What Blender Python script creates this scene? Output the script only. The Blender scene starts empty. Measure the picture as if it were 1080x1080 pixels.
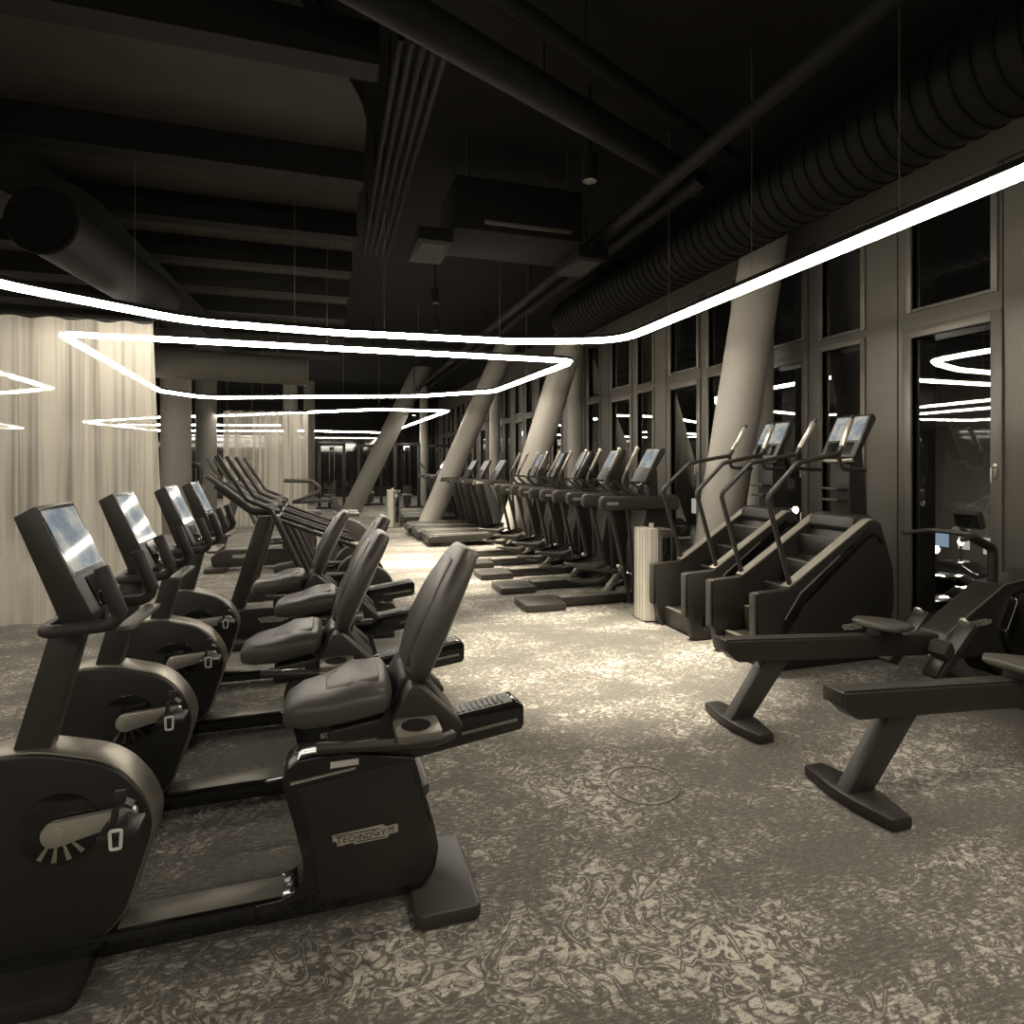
import bpy, bmesh, math, random
from mathutils import Vector, Matrix
random.seed(7)
PI = math.pi
SC = bpy.context.scene
COL = SC.collection

# ------------------------------------------------------------------ materials
def node_mat(name):
    m = bpy.data.materials.new(name); m.use_nodes = True
    nt = m.node_tree; nt.nodes.clear()
    out = nt.nodes.new('ShaderNodeOutputMaterial')
    return m, nt, out

def N(nt, kind, **kw):
    n = nt.nodes.new(kind)
    for k, v in kw.items():
        if k.startswith('i_'):
            n.inputs[k[2:].replace('_', ' ')].default_value = v
        else:
            setattr(n, k, v)
    return n

def pbr(name, col, rough=.5, metal=0., coat=0., spec=.5, noise=0., nscale=40., bump=0., bscale=200.):
    m, nt, out = node_mat(name)
    b = N(nt, 'ShaderNodeBsdfPrincipled')
    b.inputs['Base Color'].default_value = (*col, 1)
    b.inputs['Roughness'].default_value = rough
    b.inputs['Metallic'].default_value = metal
    b.inputs['Coat Weight'].default_value = coat
    b.inputs['Coat Roughness'].default_value = .08
    b.inputs['Specular IOR Level'].default_value = spec
    tc = N(nt, 'ShaderNodeTexCoord')
    if noise > 0:
        nz = N(nt, 'ShaderNodeTexNoise'); nz.inputs['Scale'].default_value = nscale; nz.inputs['Detail'].default_value = 5
        nt.links.new(tc.outputs['Object'], nz.inputs['Vector'])
        mr = N(nt, 'ShaderNodeMapRange'); mr.inputs['To Min'].default_value = 1 - noise; mr.inputs['To Max'].default_value = 1 + noise
        nt.links.new(nz.outputs['Fac'], mr.inputs['Value'])
        mx = N(nt, 'ShaderNodeVectorMath', operation='SCALE'); mx.inputs[0].default_value = col
        nt.links.new(mr.outputs['Result'], mx.inputs['Scale'])
        nt.links.new(mx.outputs['Vector'], b.inputs['Base Color'])
    if bump > 0:
        nb = N(nt, 'ShaderNodeTexNoise'); nb.inputs['Scale'].default_value = bscale; nb.inputs['Detail'].default_value = 3
        nt.links.new(tc.outputs['Object'], nb.inputs['Vector'])
        bp = N(nt, 'ShaderNodeBump'); bp.inputs['Strength'].default_value = bump; bp.inputs['Distance'].default_value = .002
        nt.links.new(nb.outputs['Fac'], bp.inputs['Height'])
        nt.links.new(bp.outputs['Normal'], b.inputs['Normal'])
    nt.links.new(b.outputs[0], out.inputs[0])
    return m

def emit(name, col, strength):
    m, nt, out = node_mat(name)
    e = N(nt, 'ShaderNodeEmission'); e.inputs['Color'].default_value = (*col, 1); e.inputs['Strength'].default_value = strength
    nt.links.new(e.outputs[0], out.inputs[0])
    return m

WARM = (1.0, .90, .73)
M = {}
M['plastic'] = pbr('matte black plastic', (.026, .0242, .02), .38, noise=.15, nscale=30, bump=.15, bscale=500)
M['plastic2'] = pbr('dark grey plastic', (.038, .0352, .029), .4, noise=.1, bump=.1, bscale=400)
M['gloss'] = pbr('gloss black lacquer', (.009, .0085, .0075), .12, coat=.6)
M['rim'] = pbr('satin grey metal rim', (.30, .28, .235), .36, metal=.75, noise=.08)
M['vinyl'] = pbr('dark vinyl upholstery', (.085, .079, .067), .33, noise=.12, nscale=60, bump=.25, bscale=700)
M['rubber'] = pbr('foam rubber grip', (.032, .030, .025), .5, bump=.3, bscale=900)
M['silver'] = pbr('brushed aluminium', (.62, .59, .52), .3, metal=.7, noise=.06)
M['steel'] = pbr('polished steel', (.72, .69, .62), .14, metal=1.)
M['logo'] = pbr('grey logo plate', (.44, .41, .345), .45)
M['ink'] = pbr('dark lettering', (.03, .028, .024), .6)
M['white'] = pbr('white plastic', (.8, .78, .72), .4)
M['greytop'] = pbr('painted grey metal', (.19, .177, .149), .4, metal=.3, noise=.08)
M['litrail'] = pbr('satin rail with lit tone painted in', (.36, .337, .287), .35, noise=.06)
M['litduct'] = pbr('duct with light spill painted in', (.085, .08, .068), .7, spec=.15, noise=.15, nscale=8)  # lighter copy of the dark duct, spill of the light loops in its colour
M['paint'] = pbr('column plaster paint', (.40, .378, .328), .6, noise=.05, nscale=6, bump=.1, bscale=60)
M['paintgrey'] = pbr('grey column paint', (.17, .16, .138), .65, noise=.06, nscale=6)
M['facade'] = pbr('taupe metal cladding', (.135, .126, .106), .45, metal=.25, noise=.06, nscale=3)
M['frame'] = pbr('taupe window frame', (.16, .149, .126), .42, metal=.25, noise=.05)
M['joint'] = pbr('shadow joint gasket', (.02, .019, .016), .7)
M['black'] = pbr('black ceiling paint', (.022, .0208, .0182), .9, spec=.12, noise=.2, nscale=4)
M['ceil'] = pbr('dark concrete soffit', (.060, .0565, .049), .9, spec=.12, noise=.25, nscale=5)  # tone raised to hold the upward spill of the light loops
M['beam'] = pbr('dark painted beam', (.015, .014, .012), .8, spec=.12, noise=.2, nscale=6)
M['duct'] = pbr('dark painted duct', (.014, .0132, .0115), .7, spec=.12, noise=.15, nscale=8)
M['wire'] = pbr('steel suspension wire', (.35, .33, .29), .35, metal=.8)
M['asphalt'] = pbr('wet asphalt', (.03, .03, .03), .25, noise=.3, nscale=1.5)
M['carpaint'] = pbr('dark car paint', (.02, .02, .022), .15, coat=.8)
M['carpaint2'] = pbr('grey car paint', (.12, .12, .12), .2, coat=.8)
M['facadeout'] = pbr('render of house across street', (.12, .11, .095), .8, noise=.2, nscale=.5)
M['led'] = emit('warm white led diffuser', (1.0, .912, .785), 35.0)
M['spotface'] = emit('lit spotlight lens', (1.0, .9, .72), 25.0)
M['lampglow'] = emit('street lamp glow', (1.0, .93, .8), 30.0)
M['litwin'] = emit('lit window glow', (1.0, .93, .82), .8)
M['bluesign'] = emit('blue lit sign', (.55, .75, 1.0), .7)
M['sign'] = emit('small lit sign', (1.0, .95, .85), 3.0)

def stainless():
    m, nt, out = node_mat('ribbed stainless steel with painted reflections')
    b = N(nt, 'ShaderNodeBsdfPrincipled'); b.inputs['Metallic'].default_value = .45; b.inputs['Roughness'].default_value = .38
    tc = N(nt, 'ShaderNodeTexCoord'); mp = N(nt, 'ShaderNodeMapping'); mp.inputs['Scale'].default_value = (70, 70, .3)
    nz = N(nt, 'ShaderNodeTexNoise'); nz.inputs['Scale'].default_value = 1.; nz.inputs['Detail'].default_value = 2
    cr = N(nt, 'ShaderNodeValToRGB')  # light and dark streaks stand in for reflections on the steel
    cr.color_ramp.elements[0].position = .3; cr.color_ramp.elements[0].color = (.42, .39, .33, 1)
    cr.color_ramp.elements[1].position = .7; cr.color_ramp.elements[1].color = (.85, .81, .72, 1)
    nt.links.new(tc.outputs['Object'], mp.inputs['Vector']); nt.links.new(mp.outputs[0], nz.inputs['Vector'])
    nt.links.new(nz.outputs['Fac'], cr.inputs[0]); nt.links.new(cr.outputs[0], b.inputs['Base Color'])
    nt.links.new(b.outputs[0], out.inputs[0]); return m
M['stainless'] = stainless()

def screen_mat():
    m, nt, out = node_mat('console touch screen picture')
    b = N(nt, 'ShaderNodeBsdfPrincipled'); b.inputs['Base Color'].default_value = (.02, .02, .02, 1); b.inputs['Roughness'].default_value = .06
    tc = N(nt, 'ShaderNodeTexCoord')
    nz = N(nt, 'ShaderNodeTexNoise'); nz.inputs['Scale'].default_value = 9.; nz.inputs['Detail'].default_value = 6; nz.inputs['Roughness'].default_value = .62
    cr = N(nt, 'ShaderNodeValToRGB')
    e = cr.color_ramp.elements
    e[0].position = .36; e[0].color = (.25, .29, .32, 1)
    e[1].position = .66; e[1].color = (.62, .57, .47, 1)
    x = cr.color_ramp.elements.new(.47); x.color = (.36, .41, .43, 1)
    x = cr.color_ramp.elements.new(.54); x.color = (.56, .53, .46, 1)
    nt.links.new(tc.outputs['Object'], nz.inputs['Vector']); nt.links.new(nz.outputs['Fac'], cr.inputs[0])
    nt.links.new(cr.outputs[0], b.inputs['Emission Color']); b.inputs['Emission Strength'].default_value = .75
    nt.links.new(b.outputs[0], out.inputs[0]); return m
M['screen'] = screen_mat()

def glass_mat():
    m, nt, out = node_mat('window glass')
    t = N(nt, 'ShaderNodeBsdfTransparent'); t.inputs['Color'].default_value = (.80, .80, .78, 1)
    g = N(nt, 'ShaderNodeBsdfGlossy'); g.inputs['Roughness'].default_value = .012; g.inputs['Color'].default_value = (.95, .95, .92, 1)
    fr = N(nt, 'ShaderNodeFresnel'); fr.inputs['IOR'].default_value = 1.75
    mr = N(nt, 'ShaderNodeMath', operation='MULTIPLY_ADD'); mr.inputs[1].default_value = 1.7; mr.inputs[2].default_value = .09; mr.use_clamp = True
    mx = N(nt, 'ShaderNodeMixShader')
    ge = N(nt, 'ShaderNodeNewGeometry'); inv = N(nt, 'ShaderNodeMath', operation='SUBTRACT'); inv.inputs[0].default_value = 1.
    mu = N(nt, 'ShaderNodeMath', operation='MULTIPLY'); nt.links.new(ge.outputs['Backfacing'], inv.inputs[1])
    nt.links.new(fr.outputs[0], mr.inputs[0]); nt.links.new(mr.outputs[0], mu.inputs[0]); nt.links.new(inv.outputs[0], mu.inputs[1]); nt.links.new(mu.outputs[0], mx.inputs[0])
    nt.links.new(t.outputs[0], mx.inputs[1]); nt.links.new(g.outputs[0], mx.inputs[2])
    nt.links.new(mx.outputs[0], out.inputs[0]); return m
M['glass'] = glass_mat()
M['darkglass'] = pbr('dark back glass', (.012, .011, .009), .05, spec=.9)

def curtain_mat():
    m, nt, out = node_mat('sheer ivory voile')
    tc = N(nt, 'ShaderNodeTexCoord'); mp = N(nt, 'ShaderNodeMapping'); mp.inputs['Scale'].default_value = (14, 14, .25)
    nz = N(nt, 'ShaderNodeTexNoise'); nz.inputs['Scale'].default_value = 1.; nz.inputs['Detail'].default_value = 3
    nt.links.new(tc.outputs['Object'], mp.inputs['Vector']); nt.links.new(mp.outputs[0], nz.inputs['Vector'])
    d = N(nt, 'ShaderNodeBsdfDiffuse'); d.inputs['Color'].default_value = (.62, .585, .50, 1)
    tl = N(nt, 'ShaderNodeBsdfTranslucent'); tl.inputs['Color'].default_value = (.62, .585, .50, 1)
    tr = N(nt, 'ShaderNodeBsdfTransparent'); tr.inputs['Color'].default_value = (1, 1, 1, 1)
    m1 = N(nt, 'ShaderNodeMixShader'); m1.inputs[0].default_value = .45
    m2 = N(nt, 'ShaderNodeMixShader')
    mr = N(nt, 'ShaderNodeMapRange'); mr.inputs['From Min'].default_value = .44; mr.inputs['From Max'].default_value = .66
    mr.inputs['To Min'].default_value = .02; mr.inputs['To Max'].default_value = .55
    nt.links.new(nz.outputs['Fac'], mr.inputs['Value']); nt.links.new(mr.outputs[0], m2.inputs[0])
    nt.links.new(d.outputs[0], m1.inputs[1]); nt.links.new(tl.outputs[0], m1.inputs[2])
    nt.links.new(m1.outputs[0], m2.inputs[1]); nt.links.new(tr.outputs[0], m2.inputs[2])
    nt.links.new(m2.outputs[0], out.inputs[0]); return m
M['voile'] = curtain_mat()

def carpet_mat():
    m, nt, out = node_mat('worn damask carpet')
    L = nt.links.new
    tc = N(nt, 'ShaderNodeTexCoord')
    b = N(nt, 'ShaderNodeBsdfPrincipled'); b.inputs['Roughness'].default_value = .9; b.inputs['Specular IOR Level'].default_value = .15
    b.inputs['Sheen Weight'].default_value = .15
    def noise(scale, detail, rough=.5, vec=None, dist=0.):
        n = N(nt, 'ShaderNodeTexNoise'); n.inputs['Scale'].default_value = scale; n.inputs['Detail'].default_value = detail
        n.inputs['Roughness'].default_value = rough; n.inputs['Distortion'].default_value = dist
        L(vec if vec else tc.outputs['Object'], n.inputs['Vector']); return n
    def math_(op, a, b_=None, c=None):
        n = N(nt, 'ShaderNodeMath', operation=op)
        for i, v in enumerate((a, b_, c)):
            if v is None: continue
            if isinstance(v, (int, float)): n.inputs[i].default_value = v
            else: L(v, n.inputs[i])
        return n.outputs[0]
    def remap(v, a, b_, c=0., d=1.):
        n = N(nt, 'ShaderNodeMapRange'); n.interpolation_type = 'SMOOTHSTEP'
        n.inputs['From Min'].default_value = a; n.inputs['From Max'].default_value = b_; n.inputs['To Min'].default_value = c; n.inputs['To Max'].default_value = d
        L(v, n.inputs['Value']); return n.outputs[0]
    # swirling damask leaves and scrolls: strongly distorted noise cut into light figures
    sw = noise(8.5, 2.5, .5, None, 2.6).outputs['Fac']
    fig = remap(sw, .475, .56)
    small = remap(noise(24., 2., .5, None, 1.8).outputs['Fac'], .44, .58)
    r1 = math_('ABSOLUTE', math_('SUBTRACT', noise(4.2, 1., .4, None, 2.8).outputs['Fac'], .5))
    scroll = remap(r1, .035, .008)                 # thin curling stems
    stem_edge = remap(r1, .035, .075)              # and their dark outline
    orn = math_('MULTIPLY', math_('MAXIMUM', math_('MULTIPLY', fig, .9), math_('MULTIPLY', small, .62)), stem_edge)
    orn = math_('MAXIMUM', orn, math_('MULTIPLY', scroll, .6))
    # worn patches: the ornament survives only in places, broken up along the weave
    mp = N(nt, 'ShaderNodeMapping'); mp.inputs['Scale'].default_value = (.75, 1.35, 1); mp.inputs['Location'].default_value = (3.3, 1.7, 0)
    L(tc.outputs['Object'], mp.inputs['Vector'])
    patch = noise(1.35, 8., .68, mp.outputs[0]).outputs['Fac']
    mf = N(nt, 'ShaderNodeMapping'); mf.inputs['Scale'].default_value = (28., 95., 1); L(tc.outputs['Object'], mf.inputs['Vector'])
    fib = noise(1., 5., .75, mf.outputs[0]).outputs['Fac']
    wear = math_('ADD', patch, math_('MULTIPLY', fib, .55))
    mask = remap(wear, .66, .93)
    fac = math_('MULTIPLY', orn, mask)
    fac = math_('ADD', math_('MULTIPLY', fac, .95), math_('MULTIPLY', remap(fib, .38, .70), .26))
    cr = N(nt, 'ShaderNodeValToRGB'); e = cr.color_ramp.elements
    e[0].position = 0; e[0].color = (.102, .094, .080, 1); e[1].position = .9; e[1].color = (.54, .505, .432, 1)
    x = e.new(.3); x.color = (.178, .165, .14, 1)
    L(fac, cr.inputs[0])
    # woven grain
    wv = N(nt, 'ShaderNodeTexNoise'); wv.inputs['Scale'].default_value = 260.; wv.inputs['Detail'].default_value = 2.; L(tc.outputs['Object'], wv.inputs['Vector'])
    g = N(nt, 'ShaderNodeMapRange'); g.inputs['From Min'].default_value = .3; g.inputs['From Max'].default_value = .7
    g.inputs['To Min'].default_value = .62; g.inputs['To Max'].default_value = 1.32; L(wv.outputs['Fac'], g.inputs['Value'])
    vm = N(nt, 'ShaderNodeVectorMath', operation='SCALE'); L(cr.outputs[0], vm.inputs[0]); L(g.outputs[0], vm.inputs['Scale'])
    L(vm.outputs[0], b.inputs['Base Color'])
    bp = N(nt, 'ShaderNodeBump'); bp.inputs['Strength'].default_value = .5; bp.inputs['Distance'].default_value = .004
    L(wv.outputs['Fac'], bp.inputs['Height']); L(bp.outputs[0], b.inputs['Normal'])
    L(b.outputs[0], out.inputs[0]); return m
M['carpet'] = carpet_mat()

# ------------------------------------------------------------------ mesh builder
def fillet(pts, r, seg=5, closed=False):
    """round the corners of a polyline / polygon (any dimension)"""
    pts = [Vector(p) for p in pts]; n = len(pts); out = []
    rr = r if isinstance(r, (list, tuple)) else [r]*n
    for i, p in enumerate(pts):
        if (not closed and i in (0, n-1)) or rr[i] <= 0:
            out.append(p); continue
        a = pts[i-1]-p; c = pts[(i+1) % n]-p
        la, lc = a.length, c.length
        if la < 1e-6 or lc < 1e-6: out.append(p); continue
        ang = a.angle(c)
        if ang > PI-.02 or ang < .05: out.append(p); continue
        d = min(rr[i]/math.tan(ang/2), la*.48, lc*.48)
        p0 = p+a/la*d; p1 = p+c/lc*d
        for k in range(seg+1):
            t = k/seg
            out.append(p0*(1-t)**2+p*2*t*(1-t)+p1*t*t)
    return out

class MB:
    def __init__(self): self.bm = bmesh.new()
    def _merge(self, b, mat=None):
        if mat is not None: b.transform(mat)
        bmesh.ops.recalc_face_normals(b, faces=b.faces)
        me = bpy.data.meshes.new('tmp'); b.to_mesh(me); b.free()
        self.bm.from_mesh(me); bpy.data.meshes.remove(me)
        return self
    def _bevel(self, b, w, seg, lim=.5):
        if w <= 0: return
        es = [e for e in b.edges if len(e.link_faces) == 2 and e.calc_face_angle(0) > lim]
        if es: bmesh.ops.bevel(b, geom=es, offset=w, segments=seg, affect='EDGES', profile=.5, clamp_overlap=True)
    def box(self, x0, x1, y0, y1, z0, z1, bev=0., seg=2, mat=None):
        b = bmesh.new()
        vs = [b.verts.new((x, y, z)) for x in (x0, x1) for y in (y0, y1) for z in (z0, z1)]
        for f in ((0,1,3,2),(4,6,7,5),(0,4,5,1),(2,3,7,6),(0,2,6,4),(1,5,7,3)): b.faces.new([vs[i] for i in f])
        bmesh.ops.recalc_face_normals(b, faces=b.faces)
        self._bevel(b, bev, seg); return self._merge(b, mat)
    def prism(self, pts, y0, y1, bev=0., seg=2, mat=None, axis='y'):
        b = bmesh.new()
        def P(p, t):
            return (p[0], t, p[1]) if axis == 'y' else ((p[0], p[1], t) if axis == 'z' else (t, p[0], p[1]))
        a = [b.verts.new(P(p, y0)) for p in pts]; c = [b.verts.new(P(p, y1)) for p in pts]
        b.faces.new(a); b.faces.new(c[::-1]); n = len(pts)
        for i in range(n): b.faces.new((a[i], c[i], c[(i+1) % n], a[(i+1) % n]))
        bmesh.ops.recalc_face_normals(b, faces=b.faces)
        if bev > 0:
            es = [e for e in b.edges if len(e.link_faces) == 2 and (abs(len(e.link_faces[0].verts)-len(e.link_faces[1].verts)) > 0) and e.calc_face_angle(0) > .5]
            if n == 4: es = [e for e in b.edges if e.calc_face_angle(0) > .5]
            if es: bmesh.ops.bevel(b, geom=es, offset=bev, segments=seg, affect='EDGES', profile=.5, clamp_overlap=True)
        return self._merge(b, mat)
    def tube(self, path, r, fil=0., seg=12, mat=None, r2=None, closed=False, fs=6):
        pts = fillet(path, fil, fs, closed) if fil else [Vector(p) for p in path]
        b = bmesh.new(); n = len(pts); rings = []
        T = []
        for i in range(n):
            if closed: t = pts[(i+1) % n]-pts[i-1]
            elif i == 0: t = pts[1]-pts[0]
            elif i == n-1: t = pts[-1]-pts[-2]
            else: t = (pts[i+1]-pts[i]).normalized()+(pts[i]-pts[i-1]).normalized()
            T.append(t.normalized())
        u = T[0].orthogonal().normalized()
        if abs(T[0].z) < .9:
            u = Vector((0,0,1)).cross(T[0]).normalized()
        for i in range(n):
            u = (u-T[i]*u.dot(T[i])).normalized(); v = T[i].cross(u)
            ra = r if r2 is None else r+(r2-r)*i/(n-1)
            rings.append([b.verts.new(pts[i]+(u*math.cos(2*PI*k/seg)+v*math.sin(2*PI*k/seg))*ra) for k in range(seg)])
        for i in range(n if closed else n-1):
            p, q = rings[i], rings[(i+1) % n]
            for k in range(seg): b.faces.new((p[k], p[(k+1) % seg], q[(k+1) % seg], q[k]))
        if not closed:
            b.faces.new(rings[0][::-1]); b.faces.new(rings[-1])
        return self._merge(b, mat)
    def cyl(self, p0, p1, r, seg=24, r2=None, bev=0., mat=None):
        b = bmesh.new(); p0 = Vector(p0); p1 = Vector(p1); t = (p1-p0).normalized(); u = t.orthogonal().normalized(); v = t.cross(u)
        rb = r if r2 is None else r2
        a = [b.verts.new(p0+(u*math.cos(2*PI*k/seg)+v*math.sin(2*PI*k/seg))*r) for k in range(seg)]
        c = [b.verts.new(p1+(u*math.cos(2*PI*k/seg)+v*math.sin(2*PI*k/seg))*rb) for k in range(seg)]
        for k in range(seg): b.faces.new((a[k], a[(k+1) % seg], c[(k+1) % seg], c[k]))
        b.faces.new(a[::-1]); b.faces.new(c)
        bmesh.ops.recalc_face_normals(b, faces=b.faces)
        self._bevel(b, bev, 2, .8); return self._merge(b, mat)
    def ring(self, c, r, rt, axis=(0,1,0), seg=40, ts=8):
        ax = Vector(axis).normalized(); u = ax.orthogonal().normalized(); v = ax.cross(u); c = Vector(c)
        return self.tube([c+(u*math.cos(2*PI*k/seg)+v*math.sin(2*PI*k/seg))*r for k in range(seg)], rt, seg=ts, closed=True)
    def loft(self, secs, n=24, p=3.5, mat=None):
        """secs: (center, u, v, half_u, half_v); superellipse sections, rounded caps"""
        b = bmesh.new(); rings = []
        full = []
        def mk(c, u, v, a, h): return (Vector(c), Vector(u).normalized(), Vector(v).normalized(), a, h)
        S = [mk(*s) for s in secs]
        d0 = (S[0][0]-S[1][0]).normalized(); d1 = (S[-1][0]-S[-2][0]).normalized()
        cap = min(S[0][3], S[0][4])*.5; cap1 = min(S[-1][3], S[-1][4])*.5
        full.append((S[0][0]+d0*cap, S[0][1], S[0][2], S[0][3]*.72, S[0][4]*.55))
        full.append((S[0][0]+d0*cap*.6, S[0][1], S[0][2], S[0][3]*.9, S[0][4]*.85))
        full += S
        full.append((S[-1][0]+d1*cap1*.6, S[-1][1], S[-1][2], S[-1][3]*.9, S[-1][4]*.85))
        full.append((S[-1][0]+d1*cap1, S[-1][1], S[-1][2], S[-1][3]*.72, S[-1][4]*.55))
        for c, u, v, a, h in full:
            rg = []
            for k in range(n):
                th = 2*PI*k/n; co, si = math.cos(th), math.sin(th)
                rg.append(b.verts.new(c+u*(a*math.copysign(abs(co)**(2/p), co))+v*(h*math.copysign(abs(si)**(2/p), si))))
            rings.append(rg)
        for i in range(len(rings)-1):
            for k in range(n): b.faces.new((rings[i][k], rings[i][(k+1) % n], rings[i+1][(k+1) % n], rings[i+1][k]))
        b.faces.new(rings[0][::-1]); b.faces.new(rings[-1])
        return self._merge(b, mat)
    def build(self, name, mat, parent=None, ang=.6, loc=None):
        me = bpy.data.meshes.new(name); self.bm.to_mesh(me); self.bm.free()
        me.materials.append(mat)
        for p in me.polygons: p.use_smooth = True
        try: me.set_sharp_from_angle(angle=ang)
        except Exception: pass
        o = bpy.data.objects.new(name, me); COL.objects.link(o)
        if parent: o.parent = parent
        if loc: o.location = loc
        return o

def thing(name, label, cat, loc=(0,0,0), rz=0., group=None):
    o = bpy.data.objects.new(name, None); COL.objects.link(o); o.location = loc; o.rotation_euler = (0,0,rz)
    o['label'] = label; o['category'] = cat
    if group: o['group'] = group
    o.empty_display_size = .2
    return o
def tag(o, label, cat, group=None):
    o['label'] = label; o['category'] = cat
    if group: o['group'] = group
    return o
def struct(o): o['kind'] = 'structure'; return o
KIDS = {}
def children(o): return [c for c in COL.objects if c.parent == o]
def dup(root, loc, label, skip=None, move=None):
    r = root.copy(); COL.objects.link(r); r.location = loc; r['label'] = label
    for ch in children(root):
        c = ch.copy(); COL.objects.link(c); c.parent = r
        if move and ch.name.split('.')[0] in move[0]: c.location = Vector(ch.location)+Vector(move[1])
        for g in children(ch):
            d = g.copy(); COL.objects.link(d); d.parent = c
            for h in children(g):
                e = h.copy(); COL.objects.link(e); e.parent = d
    return r

def text_mesh(s, size, depth=.0006):
    cu = bpy.data.curves.new('lettering', 'FONT'); cu.body = s; cu.size = size; cu.extrude = depth
    cu.offset = 0 if s == 'M' else .006; cu.resolution_u = 3; cu.align_x = 'CENTER'; cu.align_y = 'CENTER'
    ob = bpy.data.objects.new('lettering', cu); COL.objects.link(ob)
    dg = bpy.context.evaluated_depsgraph_get(); me = bpy.data.meshes.new_from_object(ob.evaluated_get(dg))
    bpy.data.objects.remove(ob); bpy.data.curves.remove(cu)
    return me
TXT = {c: text_mesh(c, 1.0, .004) for c in 'TECHNOGYM'}
def logo(parent, x, y, z, w, name='logo_plate'):
    """stepped grey badge with dark lettering on a face whose outside is -Y"""
    s = w/.212
    pts = [(-.106,.016),(.056,.025),(.066,.016),(.106,.018),(.106,-.010),(.078,-.010),(.070,-.022),(-.036,-.024),(-.042,-.017),(-.076,-.021),(-.090,-.021),(-.092,-.006),(-.104,-.004)]
    mb = MB(); mb.prism([(p[0]*s, p[1]*s) for p in pts], -.0025, 0)
    pl = mb.build(name, M['logo'], parent, loc=(x, y, z))
    lt = MB()
    lt.box(-.1*s, .034*s, -.0032, -.0022, .0115*s, .0145*s)      # overline of the tall T
    lt.box(-.03*s, .064*s, -.0032, -.0022, -.0185*s, -.0155*s)     # tail of the Y
    cx = [-.084, -.0665, -.048, -.029, -.0095, .0105, .034, .0575, .083]
    for i, ch in enumerate('TECHNOGYM'):
        sz = (.031 if ch in 'TG' else .025)*s
        me = TXT[ch].copy()
        dz = {'T': -.005, 'G': .002, 'Y': -.002, 'M': .003}.get(ch, -.004)*s
        me.transform(Matrix.Translation((cx[i]*s, -.003, dz)) @ Matrix.Rotation(PI/2, 4, 'X') @ Matrix.Diagonal((sz*1.06, sz*1.12, .1, 1)))
        lt.bm.from_mesh(me); bpy.data.meshes.remove(me)
    lt.build('lettering', M['ink'], pl)
    return pl

# ------------------------------------------------------------------ room
WX = 5.05; H_CEIL = 4.5
YB, YF, XL = 28.0, -3.2, -8.5
struct(MB().box(XL, WX+.3, YF, YB, -.12, 0).build('floor', M['carpet']))
struct(MB().box(XL, WX+.3, YF, YB, H_CEIL, H_CEIL+.15).build('ceiling', M['black']))
struct(MB().box(XL-.15, XL, YF, YB, 0, H_CEIL).build('wall_left', M['darkglass']))
struct(MB().box(XL, WX+.3, YB, YB+.15, 0, H_CEIL).build('wall_back', M['darkglass']))
struct(MB().box(XL, WX+.3, YF-.15, YF, 0, H_CEIL).build('wall_front', M['ceil']))

# window wall: rhythm of a casement (D) and a fixed light (F) every 2.07 m
P = 1.973
opens = []          # (y0,y1,z0,z1,kind)
for k in range(0, 12):
    d0 = 3.39+P*k; f0 = 4.60+P*k
    opens += [(d0, d0+.675, .17, 2.63, 'D'), (d0, d0+.675, 2.89, 3.82, 'U')]
    opens += [(f0, f0+.485, .17, 2.69, 'D'), (f0, f0+.485, 2.84, 3.82, 'U')]
opens = [o for o in opens if o[1] < YB-.3]
w = MB()
cols = {}
for o in opens: cols.setdefault((round(o[0], 3), round(o[1], 3)), []).append(o)
ys = sorted(cols)
prev = YF
for (a, b) in ys:
    w.box(WX, WX+.28, prev, a, 0, H_CEIL)
    zs = sorted(cols[(a, b)], key=lambda o: o[2]); z = 0
    for o in zs:
        w.box(WX, WX+.28, a, b, z, o[2]); z = o[3]
    w.box(WX, WX+.28, a, b, z, H_CEIL); prev = b
w.box(WX, WX+.28, prev, YB, 0, H_CEIL)
struct(w.build('wall_right', M['facade']))
t_ = MB()
for k in range(-2, 12):
    for y in (4.21+P*k, 3.31+P*k): t_.box(WX-.004, WX+.002, y-.006, y+.006, 0, 3.87)
t_.box(WX-.004, WX+.002, YF, YB, 3.865, 3.88)
struct(t_.build('trim_1', M['joint']))
for i, (a, b, z0, z1, kd) in enumerate(opens):
    wn = MB()
    fw = .085 if kd == 'D' and b-a > .6 else .05
    x0, x1 = WX-.022, WX+.05
    # sash frame laps over the opening edge
    wn.box(x0, x1, a-fw, a, z0-fw*.6, z1+fw, .004); wn.box(x0, x1, b, b+fw, z0-fw*.6, z1+fw, .004)
    wn.box(x0, x1, a, b, z1, z1+fw, .004); wn.box(x0, x1, a, b, z0-fw*.6, z0, .004)
    fr = struct(wn.build('window_%d' % (i+1), M['frame']))
    MB().box(WX+.035, WX+.043, a, b, z0, z1).build('pane', M['glass'], fr)
    if kd == 'D' and b-a > .6:
        hd = MB(); hd.box(x0-.012, x0, a-.055, a-.03, 1.38, 1.50, .004); hd.tube([(x0-.01, a-.043, 1.47), (x0-.05, a-.043, 1.47), (x0-.05, a-.043, 1.35)], .009, .015)
        hd.build('window_handle', M['silver'], fr)

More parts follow.
